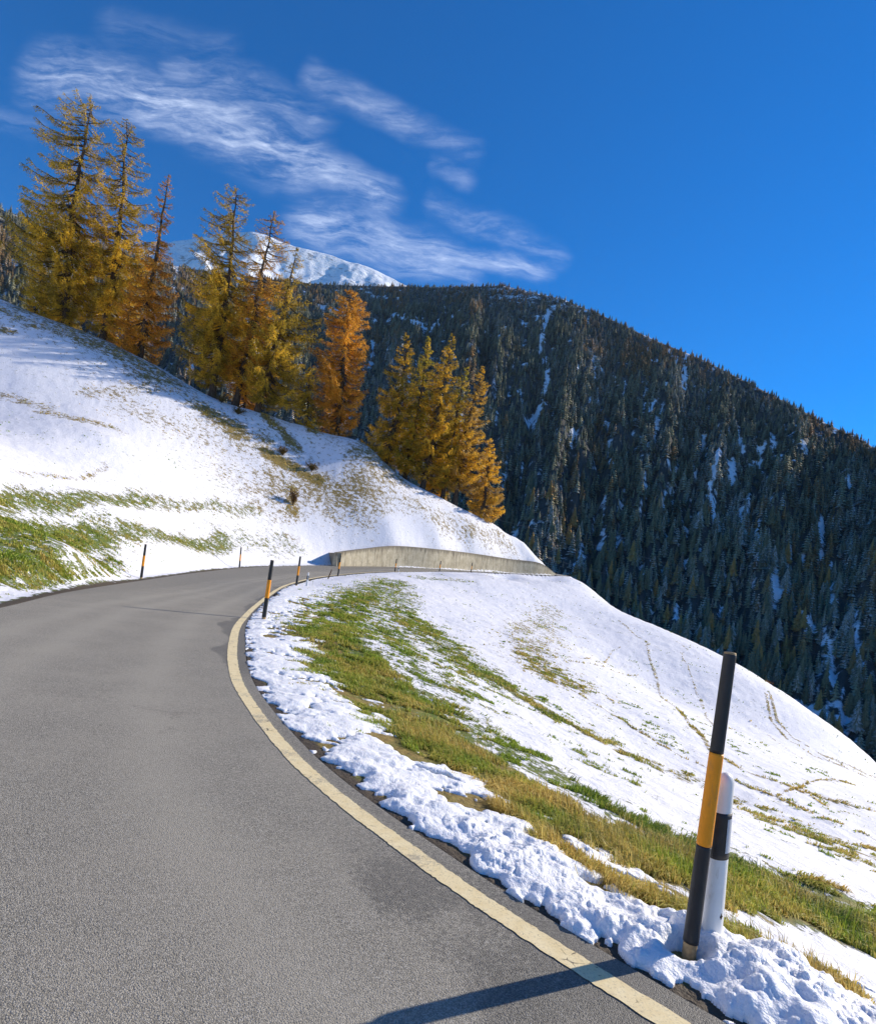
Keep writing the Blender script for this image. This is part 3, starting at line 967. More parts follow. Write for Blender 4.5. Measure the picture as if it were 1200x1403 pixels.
def larch(base, top, rads, colA, colB, seed, dens=1.0, bare_top=.5, left=1.0, right=1.0, cb=.12, label='', snow=.0):
    """base, top: world points; rads: crown radius (m) along t=0..1 from crown base to top"""
    rg = np.random.default_rng(seed)
    base = np.asarray(base); top = np.asarray(top)
    hgt = np.linalg.norm(top - base)
    root = empty('larch_tree', base)
    ts = np.linspace(0, 1, 14)
    bow = np.array([rg.normal(0, .012) * hgt, rg.normal(0, .012) * hgt, 0])
    path = (top - base)[None] * ts[:, None] + bow * np.sin(ts * math.pi)[:, None]
    path[1:-1, :2] += rg.normal(0, .003 * hgt, (12, 2))
    r0 = .0125 * hgt + .05
    rad = r0 * (1 - ts) ** .85 + .02; rad[0] *= 1.45
    path0 = path.copy(); path0[0, 2] -= .5
    V, Fq = tube(path0, rad, 10)
    make_obj('trunk', V, Fq, [M_BARK], root)
    # branches
    wV, wF, nP, nD, nS, nC = [], [], [], [], [], []
    woff = 0
    levels = []
    hh = 0.0
    while hh < 1:                                        # whorls, wider apart towards the bare top
        levels += [hh + rg.normal(0, .006) for _ in range(rg.integers(4, 7) if hh < .85 else 4)]
        hh += (.30 + (.34 if bare_top > .3 else .12) * sstep(.35, .65, hh)) / hgt * (1 - .35 * sstep(.85, 1, hh))
    rx = np.array([q[0] for q in rads]); ry = np.array([q[1] for q in rads])
    for t in np.clip(levels, 0, 1):
        tt = cb + (1 - cb) * t ** .95
        p0 = np.array([np.interp(tt, ts, path[:, k]) for k in range(3)])
        ph = rg.uniform(0, 2 * math.pi)
        L = np.interp(t, rx, ry) * rg.uniform(.55, 1.0)
        if rg.uniform() < .06: L *= 1.22
        cx = math.cos(ph)
        L *= (left if cx < 0 else right) ** abs(cx)
        if L < .15: continue
        L = max(L, .25)
        m = 7
        s = np.linspace(0, 1, m)
        droop = rg.uniform(.16, .36) * (1.15 - .80 * t); up = .06 + .05 * t
        ph2 = ph + rg.normal(0, .12)
        dx = np.cos(ph + (ph2 - ph) * s) * L * s; dy = np.sin(ph + (ph2 - ph) * s) * L * s
        dz = L * (up * s - droop * np.sin(s * math.pi * .75) * 1.2 + .05 * s ** 3)
        bp = p0 + np.stack([dx, dy, dz], -1)
        bp[1:, :] += rg.normal(0, .012 * L, (m - 1, 3))
        V, Fq = tube(bp, (.020 + .013 * L) * (1 - .75 * s), 4)
        wV.append(V); wF.append(Fq + woff); woff += len(V)
        # needle sprays hang from twigs on both sides of the branch
        fol = (1 - .8 * bare_top * sstep(.35, .9, t)) * dens
        nt = int(L * 21 * fol) + 3
        topf = sstep(.3, .9, t) * bare_top
        for _ in range(nt):
            sp = rg.uniform(.12, 1.0) ** .8
            q = np.array([np.interp(sp, s, bp[:, k]) for k in range(3)])
            tl = (L * .20 * (1.15 - .6 * sp) * rg.uniform(.35, 1.1) + .10) * (1 - .45 * topf)
            sa = ph + rg.choice([-1, 1]) * rg.uniform(.5, 1.3)
            tdv = np.array([math.cos(sa), math.sin(sa), -rg.uniform(.1, 1.2) * (1 - .6 * topf)]); tdv /= np.linalg.norm(tdv)
            kk = max(2, int(tl / .085))
            f = (np.arange(kk) + rg.uniform(0, 1, kk)) / kk
            pts = q + tdv * (f * tl)[:, None] + np.stack([np.zeros(kk), np.zeros(kk), -.25 * tl * f ** 2], -1) + rg.normal(0, .035, (kk, 3))
            nP.append(pts); nD.append(np.repeat(tdv[None], kk, 0))
            cc = rg.uniform(0, 1)
            nC.append(np.repeat(np.array([[cc, t]]), kk, 0))
    P_ = np.vstack(nP); D_ = np.vstack(nD); C_ = np.vstack(nC)
    n = len(P_)
    D_ = D_ + rg.normal(0, .45, (n, 3)); D_ /= np.linalg.norm(D_, axis=1)[:, None]
    sd = np.cross(D_, rg.normal(0, 1, (n, 3))); sd /= np.linalg.norm(sd, axis=1)[:, None] + 1e-9
    ln = rg.uniform(.09, .17, n)[:, None]; wd = rg.uniform(.020, .045, n)[:, None]
    Vn = np.stack([P_ - D_ * ln * .4 - sd * wd * .4, P_ + sd * wd, P_ + D_ * ln * .7, P_ - sd * wd], 1).reshape(-1, 3)
    Fn = np.arange(n * 4).reshape(-1, 4)
    colA = np.array(colA); colB = np.array(colB)
    clump = fbm(P_[:, 0] * 1.1 + P_[:, 1] * .7 + seed, P_[:, 2] * .9, seed, 3)
    w = np.clip((clump - .5) * 3.6 + .5 + rg.normal(0, .12, n) + (C_[:, 0] - .5) * .5, 0, 1)[:, None]
    c = colA * (1 - w) + colB * w
    tb = (sstep(.45, .85, C_[:, 1]) * bare_top)[:, None]
    c = c * (1 - .6 * tb) + np.array([.20, .15, .07]) * .6 * tb
    c = c * rg.uniform(.7, 1.3, n)[:, None]
    if snow:
        k = (fbm(P_[:, 0] * 1.7 + 3, P_[:, 2] * 2.3 + P_[:, 1], seed + 9, 2) > .80) & (rg.uniform(0, 1, n) < snow)
        c[k] = (.75, .76, .78)
    WV = np.vstack(wV); WF = np.vstack(wF)
    V = np.vstack([WV, Vn]); Fq = np.vstack([WF, Fn + len(WV)])
    o = make_obj('crown', V, Fq, [M_BARK, M_NEED], root, smooth=False)
    mi = np.ones(len(Fq), np.int32); mi[:len(WF)] = 0
    if len(o.data.polygons) == len(mi): o.data.polygons.foreach_set('material_index', mi)
    set_col(o, 'col', np.vstack([np.full((len(WV), 3), .05), np.repeat(c, 4, 0)]))
    tag(root, label, 'larch', 'autumn larches on the crest of the slope')
    return root


OLIVE = (.37, .265, .035); YEL = (.76, .50, .05); GOLD = (.84, .50, .045); ORG = (.76, .38, .045); RUSTC = (.58, .29, .045); GREENY = (.40, .34, .04); BRN = (.46, .29, .08)
SP = [(0, .4), (.12, .9), (.3, 1.0), (.5, .92), (.7, .86), (.86, .74), (.95, .5), (1, .10)]      # broad, slowly tapering
CO = [(0, .5), (.12, 1.0), (.35, .95), (.6, .7), (.85, .35), (1, .05)]               # cone
PT = [(0, .6), (.12, 1), (.35, .9), (.6, .68), (.85, .34), (1, .04)]
NA = [(0, .7), (.15, 1.0), (.35, .9), (.5, .6), (.7, .45), (.9, .32), (1, .06)]      # thin top


def T_(bp, tp, Y, radius_px, shape, *a, **k):
    b = at(*bp, Y); yb = ground1(b[0], b[1]); b[2] = yb
    # the trunk meets the ground on the same line of sight
    tpw = at(*tp, Y)
    rm = radius_px * Y * S / F
    return larch(b, tpw, [(u_, v_ * rm) for u_, v_ in shape], *a, **k)


T_((88, 462), (128, 138), 95, 62, SP, OLIVE, YEL, 101, dens=1.15, bare_top=.36, left=1.25, right=.85, cb=.06, label='tallest larch, sparse topped and olive yellow, at the far left of the row', snow=.5)
T_((138, 478), (173, 163), 96, 54, SP, OLIVE, YEL, 102, dens=1.1, bare_top=.42, left=.85, right=.95, cb=.07, label='second tall larch with dark trunk, just right of the tallest larch')
T_((190, 497), (231, 238), 94, 42, NA, RUSTC, ORG, 103, dens=1.3, bare_top=.42, cb=.03, label='narrow spire topped orange larch at the right of the left trio', snow=.4)
T_((292, 534), (324, 257), 97, 58, SP, OLIVE, YEL, 104, dens=1.2, bare_top=.42, left=1.1, right=.75, cb=.08, label='broad larch with bare layered upper boughs against the snow peak')
T_((322, 548), (376, 290), 98, 46, SP, RUSTC, GOLD, 105, dens=.95, bare_top=.5, left=.8, right=1, cb=.1, label='leaning larch with long bare dark trunk and rusty lower boughs')
T_((350, 577), (407, 338), 97, 58, CO, OLIVE, YEL, 106, dens=1.1, bare_top=.4, left=.55, right=1.25, cb=.08, label='olive yellow larch whose leaning trunk stands lowest in the snow', snow=.3)
T_((462, 597), (480, 398), 103, 42, SP, RUSTC, ORG, 107, dens=1.45, bare_top=.0, cb=.02, label='single dense rust orange larch in the gap mid row', snow=.4)
T_((528, 628), (558, 455), 106, 43, PT, OLIVE, GOLD, 108, dens=1.2, bare_top=.1, left=1.1, right=.8, cb=.05, label='brownish larch at the left end of the right hand clump', snow=.4)
T_((556, 640), (588, 460), 108, 35, PT, GREENY, YEL, 109, dens=1.2, bare_top=.1, cb=.1, label='greenish yellow larch second from left in the right hand clump', snow=.2)
T_((580, 655), (621, 457), 107, 42, PT, OLIVE, GOLD, 110, dens=1.2, bare_top=.05, cb=.08, label='tallest golden larch in the middle of the right hand clump', snow=.3)
T_((605, 688), (640, 500), 110, 30, PT, GREENY, YEL, 111, dens=1.1, bare_top=.1, cb=.1, label='green tinged larch behind the leaning trunk of the right clump')
T_((622, 700), (661, 500), 109, 37, PT, BRN, GOLD, 112, dens=1.2, bare_top=.15, left=.6, right=1.1, cb=.14, label='brown topped larch with a leaning trunk near the right end of the row', snow=.3)
T_((658, 722), (672, 600), 112, 32, CO, BRN, GOLD, 113, dens=1.7, bare_top=0, left=.9, right=1.0, cb=.0, label='low bushy golden larch at the right end of the row above the wall', snow=.3)
T_((590, 690), (608, 620), 111, 26, CO, RUSTC, GOLD, 114, dens=1.3, bare_top=0, cb=.0, label='small young golden larch low in the middle of the right hand clump')
T_((420, 590), (424, 500), 102, 26, CO, OLIVE, YEL, 115, dens=1.3, bare_top=0, cb=.0, label='small olive larch tucked beside the single rust orange larch')
T_((48, 445), (60, 345), 97, 30, CO, OLIVE, YEL, 116, dens=1.2, bare_top=.1, cb=.0, label='low olive larch half hidden at the left foot of the tallest larch')
T_((168, 492), (180, 400), 97, 26, CO, RUSTC, GOLD, 117, dens=1.2, bare_top=0, cb=.0, label='short orange larch filling the foot between the left trio')
T_((335, 555), (352, 455), 101, 30, CO, RUSTC, ORG, 118, dens=1.2, bare_top=0, cb=.0, label='low rusty larch behind the leaning dark trunk')


# shrubs
def shrub(pix, Y, h, w, c1, c2, seed, label, name='shrub'):
    rg = np.random.default_rng(seed)
    b = at(*pix, Y); b[2] = ground1(b[0], b[1])
    root = empty(name, b)
    wV, wF, off = [], [], 0; P_ = []
    for _ in range(46):
        a = rg.uniform(0, 2 * math.pi); sp = rg.uniform(.1, 1) * w; hh = h * rg.uniform(.5, 1.05)
        s = np.linspace(0, 1, 5)
        p = np.stack([math.cos(a) * sp * s ** 1.3, math.sin(a) * sp * s ** 1.3, hh * s ** .8], -1) + rg.normal(0, .02, (5, 3))
        V, Fq = tube(p, .012 * (1 - .7 * s), 4); wV.append(V); wF.append(Fq + off); off += len(V)
        f = rg.uniform(.25, 1, 26)
        P_.append(np.stack([np.interp(f, s, p[:, k]) for k in range(3)], -1) + rg.normal(0, .06, (26, 3)))
    make_obj('stems', np.vstack(wV), np.vstack(wF), [M_BARK], root)
    P_ = np.vstack(P_); n = len(P_)
    d = rg.normal(0, 1, (n, 3)); d /= np.linalg.norm(d, axis=1)[:, None]; sd = np.cross(d, rg.normal(0, 1, (n, 3))); sd /= np.linalg.norm(sd, axis=1)[:, None]
    V = np.stack([P_ - d * .05, P_ + sd * .03, P_ + d * .06, P_ - sd * .03], 1).reshape(-1, 3)
    o = make_obj('leaves', V, np.arange(n * 4).reshape(-1, 4), [M_NEED], root, smooth=False)
    m = rg.uniform(0, 1, n)[:, None]
    set_col(o, 'col', np.repeat(np.array(c1) * (1 - m) + np.array(c2) * m, 4, 0))
    tag(root, label, 'shrub')


shrub((399, 708), 83, 1.5, .75, (.10, .055, .02), (.22, .13, .05), 201, 'brown leafless looking shrub low on the snowy slope above the road')
shrub((1041, 948), 78, 1.2, .9, (.25, .10, .03), (.38, .17, .05), 202, 'rusty shrub on the meadow crest where the wheel tracks end')
shrub((384, 648), 91, 1.0, 1.0, (.10, .075, .02), (.22, .15, .05), 203, 'olive brown shrub left on the tussocky strip of the slope')
shrub((425, 662), 91.5, .9, .9, (.10, .075, .02), (.20, .14, .05), 204, 'low olive shrub at the right end of the tussocky strip')
shrub((300, 575), 93.5, .9, 1.1, (.11, .085, .02), (.22, .16, .05), 205, 'dry olive shrub on the upper slope below the broad larch')
shrub((323, 590), 92.5, .8, 1.0, (.11, .085, .02), (.22, .16, .05), 206, 'dry low shrub just below the leaning larch trunks')

# ------------------------------------------------------------------ mountains
RIDGE = [(-900, 300, 700), (-500, 300, 1000), (-250, 270, 1100), (0, 286, 1100), (71, 308, 1150), (150, 338, 1250), (250, 366, 1350), (340, 378, 1400), (430, 388, 1400), (545, 392, 1400), (640, 392, 1350), (690, 391, 1300),
         (770, 409, 1230), (830, 434, 1180), (900, 467, 1120), (960, 491, 1080), (1050, 537, 1020), (1130, 579, 980), (1200, 613, 950), (1300, 668, 920), (1500, 790, 900), (1800, 960, 900), (2300, 1230, 900), (3200, 1720, 900)]
rp = []
for px, py, D in RIDGE:
    d = ray(px, py); d = d / np.hypot(d[0], d[1])
    p = np.array([0, 0, H]) + d * D
    rp.append((math.degrees(math.atan2(p[0], p[1])), D, p[2]))
rp = [q_ for q_ in rp if q_[0] < 38.5] + [(43., 1180., 400.), (48., 1430., 690.), (56., 1500., 720.), (62., 1350., 480.), (70., 1150., 230.), (85., 1000., 120.), (110., 900., 40.)]  # unseen right flank, added high to keep the sun off the visible slope
rp = np.array(rp)
az_m = np.linspace(rp[0, 0], rp[-1, 0], 520)
Rr_ = np.interp(az_m, rp[:, 0], rp[:, 1]); Zr_ = np.interp(az_m, rp[:, 0], rp[:, 2])
for _ in range(3):
    Rr_[1:-1] = (Rr_[:-2] + Rr_[1:-1] + Rr_[2:]) / 3
Rf_ = 300 + 40 * np.sin(np.radians(az_m) * 5)
NT_ = 220
tm = np.linspace(0, 1.35, NT_)


def mount(azd, t):
    """point on the mountain: azimuth (deg), t = 0 at the foot, 1 on the ridge"""
    Rr = np.interp(azd, az_m, Rr_); Zr = np.interp(azd, az_m, Zr_); R0 = np.interp(azd, az_m, Rf_)
    r = R0 + (Rr - R0) * t
    tc = np.clip(t, 0, 1)
    z = VALLEY - 6 + (Zr - VALLEY + 6) * (tc ** 1.02) - np.maximum(t - 1, 0) * 900
    a = np.radians(azd)
    x = np.sin(a) * r; y = np.cos(a) * r
    am = np.sin(np.clip(t, 0, 1) * math.pi)
    gul = (1 - np.abs(2 * fbm(azd / 3.2 + .25 * fbm(x / 150, y / 150, 7, 3), r / 900, 201, 4) - 1) - .6)
    z = z - gul * 75 * am + (fbm(x / 70, y / 70, 205, 4) - .5) * 38 * am
    return x, y, z


A2, T2 = np.meshgrid(az_m, tm)
x, y, z = mount(A2.ravel(), T2.ravel())
GULLY = [([(752, 425), (748, 439), (739, 478), (746, 497), (750, 520), (744, 552), (723, 584)], 4.5), ([(710, 529), (719, 575)], 2.5), ([(790, 578), (783, 605)], 8),
         ([(941, 488), (936, 530)], 6), ([(925, 490), (930, 500)], 5), ([(966, 593), (950, 652)], 4), ([(985, 616), (971, 671), (980, 721)], 5), ([(1003, 632), (1003, 660)], 8),
         ([(1040, 737), (1040, 765)], 9), ([(1124, 715), (1122, 765)], 8), ([(1058, 762), (1065, 817)], 8), ([(1138, 776), (1140, 820)], 8), ([(1099, 760), (1098, 775)], 7),
         ([(1087, 836), (1114, 859), (1136, 881), (1140, 937)], 7), ([(1090, 966), (1140, 985), (1190, 990)], 9), ([(1170, 845), (1180, 930)], 6), ([(898, 545), (888, 565)], 3), ([(840, 515), (845, 525)], 5),
         ([(440, 420), (470, 425)], 6), ([(510, 470), (505, 500)], 7), ([(540, 430), (590, 450)], 5), ([(900, 590), (890, 610)], 3), ([(1010, 590), (1018, 620)], 5), ([(1040, 610), (1035, 640)], 5),
         ([(1120, 560), (1128, 575)], 5), ([(895, 590), (905, 560)], 3), ([(1010, 700), (1020, 730)], 6), ([(838, 630), (842, 640)], 4), ([(1160, 640), (1165, 670)], 5)]
HOR_X = np.array([-2000., 760, 800, 860, 900, 950, 1000, 1060, 1120, 1200, 1300, 3000])
HOR_Y = np.array([790., 790, 800, 850, 880, 912, 925, 955, 1000, 1045, 1110, 2400])


def clearing(px, py):
    v = np.zeros(px.shape)
    q = np.stack([px, py], -1)
    for pts, w in GULLY:
        pts = np.array(pts, float)
        for a, b in zip(pts[:-1], pts[1:]):
            ab = b - a; t = np.clip(((q - a) @ ab) / (ab @ ab), 0, 1)
            d = np.linalg.norm(q - a - t[:, None] * ab, axis=1)
            v = np.maximum(v, 1 - sstep(w * .25, w * 1.2, d))
    return v


ok = y > 50
px_ = np.full(x.shape, -9e3); py_ = np.full(x.shape, -9e3)
px_[ok], py_[ok] = project(np.stack([x[ok], y[ok], z[ok]], -1))
clr = clearing(px_, py_)
streak = fbm(A2.ravel() / .40, np.minimum(T2.ravel(), 1) * 16, 409, 4, .62)
clr = np.maximum(clr, sstep(.62, .72, streak) * .6)
summit = np.exp(-((px_ - 700) / 90) ** 2) * sstep(.86, .97, T2.ravel())
o = make_obj('mountain', np.stack([x, y, z], -1), np.ascontiguousarray(grid_faces(NT_, len(az_m))), [M_MOUNT])
set_attr(o, 'clear', np.maximum(clr * .5, summit * .2) + .22)
tag(o, kind='structure')

# the white peak behind
PK = [(100, 400, 3300), (180, 326, 3300), (235, 326, 3350), (300, 319, 3400), (350, 316, 3400), (400, 336, 3400), (450, 350, 3400), (500, 364, 3400), (548, 386, 3400), (620, 420, 3400), (760, 480, 3400)]
pk = []
for px, py, D in PK:
    d = ray(px, py); d = d / np.hypot(d[0], d[1]); p = np.array([0, 0, H]) + d * D
    pk.append((math.degrees(math.atan2(p[0], p[1])), D, p[2]))
pk = np.array(pk); azp = np.linspace(pk[0, 0], pk[-1, 0], 260)
A3, T3 = np.meshgrid(azp, np.linspace(0, 1.3, 120))
zr = np.interp(azp, pk[:, 0], pk[:, 2]); zr = np.convolve(np.pad(zr, 4, mode='edge'), np.ones(9) / 9, 'valid')
ZR = np.broadcast_to(zr, A3.shape)
rr_ = 1900 + 1500 * T3
zz3 = 350 + (ZR - 350) * np.clip(T3, 0, 1) ** 1.15 - np.maximum(T3 - 1, 0) * 900
a_ = np.radians(A3); x = np.sin(a_) * rr_; y = np.cos(a_) * rr_
am = np.clip(1 - T3, 0, 1) ** .5 * np.clip(T3 * 3, 0, 1)
zz3 = zz3 + ((fbm(x.ravel() / 420, y.ravel() / 420, 301, 6, .55).reshape(x.shape) - .5) * 460 + (1 - np.abs(2 * fbm(x.ravel() / 300 + 4, y.ravel() / 500, 303, 4).reshape(x.shape) - 1) - .6) * 260) * am
o = make_obj('snow_peak', np.stack([x.ravel(), y.ravel(), zz3.ravel()], -1), np.ascontiguousarray(grid_faces(120, 260)), [M_PEAK])
tag(o, kind='structure')


# ------------------------------------------------------------------ forest
def spruce_template(tiers, boughs, seed, slim=.17, jag=.3, drop=.55):
    """unit height conifer of drooping two-sided boughs -> verts, tris, 0..1 height, outer flag"""
    rg = np.random.default_rng(seed)
    V, Fc, hh, tipf = [], [], [], []
    def add(p, t):
        V.append(p); hh.append(p[2]); tipf.append(t); return len(V) - 1
    for i in range(tiers):
        f = i / tiers
        zc = .06 + .92 * f ** .92
        rad = slim * (1 - f) ** .85 * rg.uniform(.85, 1.15) + .012
        for b in range(boughs):
            a = 2 * math.pi * (b + rg.uniform(-.35, .35)) / boughs + i * .7
            R_ = rad * rg.uniform(1 - jag, 1 + jag * .6)
            zt = zc - R_ * drop * rg.uniform(.6, 1.3)
            w = math.pi / boughs * rg.uniform(.9, 1.3)
            top = add((0, 0, zc + .10 * (1 - f * .5)), 0)
            tip = add((math.cos(a) * R_, math.sin(a) * R_, zt), 1)
            l_ = add((math.cos(a - w) * R_ * .62, math.sin(a - w) * R_ * .62, zc - R_ * .55), .5)
            r_ = add((math.cos(a + w) * R_ * .62, math.sin(a + w) * R_ * .62, zc - R_ * .55), .5)
            Fc += [(top, l_, tip), (top, tip, r_)]
    t0 = [add((math.cos(q) * .012, math.sin(q) * .012, -.03), -1) for q in (0, 2.1, 4.2)] + [add((math.cos(q) * .01, math.sin(q) * .01, .2), -1) for q in (0, 2.1, 4.2)]
    for q in range(3):
        Fc += [(t0[q], t0[(q + 1) % 3], t0[3 + q]), (t0[3 + q], t0[(q + 1) % 3], t0[3 + (q + 1) % 3])]
    return np.array(V), np.array(Fc), np.array(hh), np.array(tipf)


NTREE = 25000
rg = np.random.default_rng(55)
azt = rg.uniform(-47, 52, NTREE * 3); tt = rg.uniform(0, 1.03, NTREE * 3)
# uniform over the surface: weight by radius
rad_ = np.interp(azt, az_m, Rf_) + (np.interp(azt, az_m, Rr_) - np.interp(azt, az_m, Rf_)) * tt
kk = rg.uniform(0, 1, len(azt)) < rad_ / rad_.max()
azt, tt, rad_ = azt[kk], tt[kk], rad_[kk]
x, y, z = mount(azt, tt)
P_ = np.stack([x, y, z], -1)
ppx, ppy = project(P_)
cl = clearing(ppx, ppy - 4)
thin = fbm(azt / 1.1, tt * 14, 401, 4)
keep = (cl * .9 + (fbm(azt / .40, tt * 16, 409, 4, .62) - .5) * 3.0 < .58 + rg.uniform(-.3, .3, len(cl))) & (rg.uniform(0, 1, len(cl)) < .45 + .9 * thin) & ~((np.abs(ppx - 700) < 75) & (tt > .93) & (rg.uniform(0, 1, len(cl)) < .25))
# only what may be seen past the near slopes (with a margin for a step aside)
margin = np.interp(ppx, HOR_X, HOR_Y)
keep &= (ppy < margin + 90) & (ppx > -160) & (ppx < 1400)
azt, tt, P_, ppx, ppy, rad_ = azt[keep], tt[keep], P_[keep], ppx[keep], ppy[keep], rad_[keep]
n = len(P_)
hgt = (7 + 12.5 * rg.uniform(0, 1, n) ** 1.25) * (1 - .35 * sstep(.8, 1.0, tt)) * (.8 + .4 * fbm(ppx / 60, ppy / 60, 403, 2))
lar = fbm(azt / 2.0 + 5, tt * 6, 405, 3) + .22 * sstep(.75, 1.0, tt) + .05 * sstep(900, 1200, ppx) + rg.normal(0, .07, n)
is_larch = (lar > .70) | ((rg.uniform(0, 1, n) < .20) & (rad_ < 600))
dust = np.clip((fbm(azt / 4, tt * 5, 407, 3) - .42) * 1.3 + rg.normal(0, .3, n) + .12 + .3 * (1 - sstep(.0, .45, tt)), 0, 1)


def tree_cols(hh, tipf, larchy, dst, seed):
    rg = np.random.default_rng(seed)
    m = len(hh)
    if larchy:
        base = np.array(larchy)[None] * rg.uniform(.7, 1.3, m)[:, None]
    else:
        base = np.array([.185, .185, .11])[None] * rg.uniform(.6, 1.4, m)[:, None]
    sn = np.clip(dst * rg.uniform(0, 1.5, m) * (tipf > .2) - .25, 0, .9)[:, None]
    c = base * (1 - sn) + np.array([.68, .68, .68]) * sn
    c[tipf < 0] = (.04, .03, .025)
    return c


size = hgt / rad_
vis = (ppx > 0) & (ppx < 1200) & (ppy - size * F * .9 < margin[keep] - 3) & (ppx > 690)
rank = np.argsort(np.where(vis, -size, 1))
near_ids = rank[:300]
near_mask = np.zeros(n, bool); near_mask[near_ids] = True
# individual trees on the lower far slope
variants = []
for i in range(9):
    if i < 6:
        V, Fc, hh, tf = spruce_template(15, 11, 500 + i, .15 + .012 * (i % 3), .35, .6)
        c = tree_cols(hh, tf, None, (.15, .55, 1.0)[i % 3], 600 + i); nm = 'spruce_tree'
    else:
        V, Fc, hh, tf = spruce_template(14, 10, 500 + i, .15, .4, .35)
        c = tree_cols(hh, tf, ((.46, .26, .08), (.38, .26, .09), (.30, .21, .09))[i - 6], .25, 600 + i); nm = 'golden_larch'
    o = make_obj(nm, V, Fc, [M_FOREST], smooth=False, link=False)
    set_col(o, 'col', c)
    variants.append(o)
for c_, i in enumerate(near_ids):
    if is_larch[i]:
        v = 6 + rg.integers(0, 3); lab = 'golden brown larch among the dark spruces low on the shaded far slope'; cat = 'larch'; grp = 'golden larches low on the shaded far slope'
    else:
        dcls = 0 if dust[i] < .3 else (1 if dust[i] < .6 else 2)
        v = dcls + 3 * rg.integers(0, 2)
        lab = ('dark green spruce with hardly any snow low on the shaded far slope', 'lightly snow dusted spruce low on the shaded far slope', 'heavily snow whitened spruce low on the shaded far slope')[dcls]
        cat = 'spruce'; grp = ('dark spruces low on the far slope', 'lightly dusted spruces low on the far slope', 'snow whitened spruces low on the far slope')[dcls]
    o = variants[v].copy(); COL.objects.link(o)
    o.name = variants[v].name.split('.')[0]
    o.location = P_[i]; o.rotation_euler = (0, 0, rg.uniform(0, 6.28)); s_ = hgt[i]; wv_ = rg.uniform(1.15, 1.7)
    o.scale = (s_ * wv_, s_ * wv_, s_)
    tag(o, lab, cat, grp)
# the rest of the wood as one mass
tmpl = [spruce_template(7, 6, 700 + i, .16, .35, .6) for i in range(5)]
VV, FF, CC = [], [], []; off = 0
rest = np.where(~near_mask)[0]
grp_ = rg.integers(0, 5, len(rest))
for gi in range(5):
    ids = rest[grp_ == gi]
    V, Fc, hh, tf = tmpl[gi]
    m = len(ids); nv = len(V)
    a = rg.uniform(0, 6.28, m); ca, sa = np.cos(a)[:, None], np.sin(a)[:, None]
    sx = (hgt[ids] * rg.uniform(1.2, 2.0, m))[:, None]
    X = (V[None, :, 0] * ca - V[None, :, 1] * sa) * sx + P_[ids, 0][:, None]
    Y = (V[None, :, 0] * sa + V[None, :, 1] * ca) * sx + P_[ids, 1][:, None]
    Z = V[None, :, 2] * hgt[ids][:, None] + P_[ids, 2][:, None]
    VV.append(np.stack([X, Y, Z], -1).reshape(-1, 3))
    FF.append((Fc[None] + (np.arange(m) * nv)[:, None, None] + off).reshape(-1, 3)); off += m * nv
    base = np.where(is_larch[ids][:, None], np.array([.30, .19, .08])[None] * rg.uniform(.6, 1.3, (m, 1)), np.array([.205, .200, .122])[None] * rg.uniform(.4, 1.5, (m, 1)))
    c = base[:, None, :] * rg.uniform(.65, 1.35, (m, nv, 1))
    sn = np.clip(dust[ids][:, None] * rg.uniform(0, 1.5, (m, nv)) * (tf > .2)[None] - .25, 0, .9)[..., None]
    c = c * (1 - sn) + np.array([.66, .66, .66]) * sn
    CC.append(c.reshape(-1, 3))
o = make_obj('forest', np.vstack(VV), np.vstack(FF), [M_FOREST], smooth=False)
set_col(o, 'col', np.vstack(CC))
tag(o, 'far conifer forest covering the shaded mountain slope, dusted with snow', 'forest', kind='stuff')
print('forest trees', n, 'near', len(near_ids))

# ------------------------------------------------------------------ power lines across the valley
for (ax_, ay_, aD), (bx_, by_, bD), lab in [((640, 700, 190), (1330, 845, 330), 'uppermost thin power cable crossing in front of the dark far slope'),
                                            ((640, 735, 190), (1330, 880, 330), 'second thin power cable from the top in front of the far slope'),
                                            ((690, 772, 190), (1330, 905, 330), 'third thin power cable from the top in front of the far slope'),
                                            ((690, 792, 190), (1330, 925, 330), 'lowest thin power cable crossing in front of the far slope')]:
    d1 = ray(ax_, ay_); d2 = ray(bx_, by_)
    p1 = np.array([0, 0, H]) + d1 * aD; p2 = np.array([0, 0, H]) + d2 * bD
    s = np.linspace(0, 1, 40)[:, None]
    pth = p1 * (1 - s) + p2 * s; pth[:, 2] -= 5.0 * 4 * (s * (1 - s))[:, 0]
    V, Fq = tube(pth - p1, np.full(40, .05), 6)
    o = make_obj('power_cable', V, Fq, [M_CABLE]); o.location = p1
    tag(o, lab, 'power cable', 'power cables across the valley')

# ------------------------------------------------------------------ light and sky
SUN_AZ, SUN_EL = 63.0, 26.0
sl = bpy.data.lights.new('sun', 'SUN'); sl.energy = 4.4; sl.angle = math.radians(.45); sl.color = (1.0, .91, .77)
so = bpy.data.objects.new('sun', sl); COL.objects.link(so)
so.rotation_euler = (math.radians(90 - SUN_EL), 0, math.radians(180 - SUN_AZ))

w = bpy.data.worlds.new('World'); sc.world = w; w.use_nodes = True
nt = w.node_tree; nt.nodes.clear()


class WN(NT):
    def __init__(s, t): s.t = t


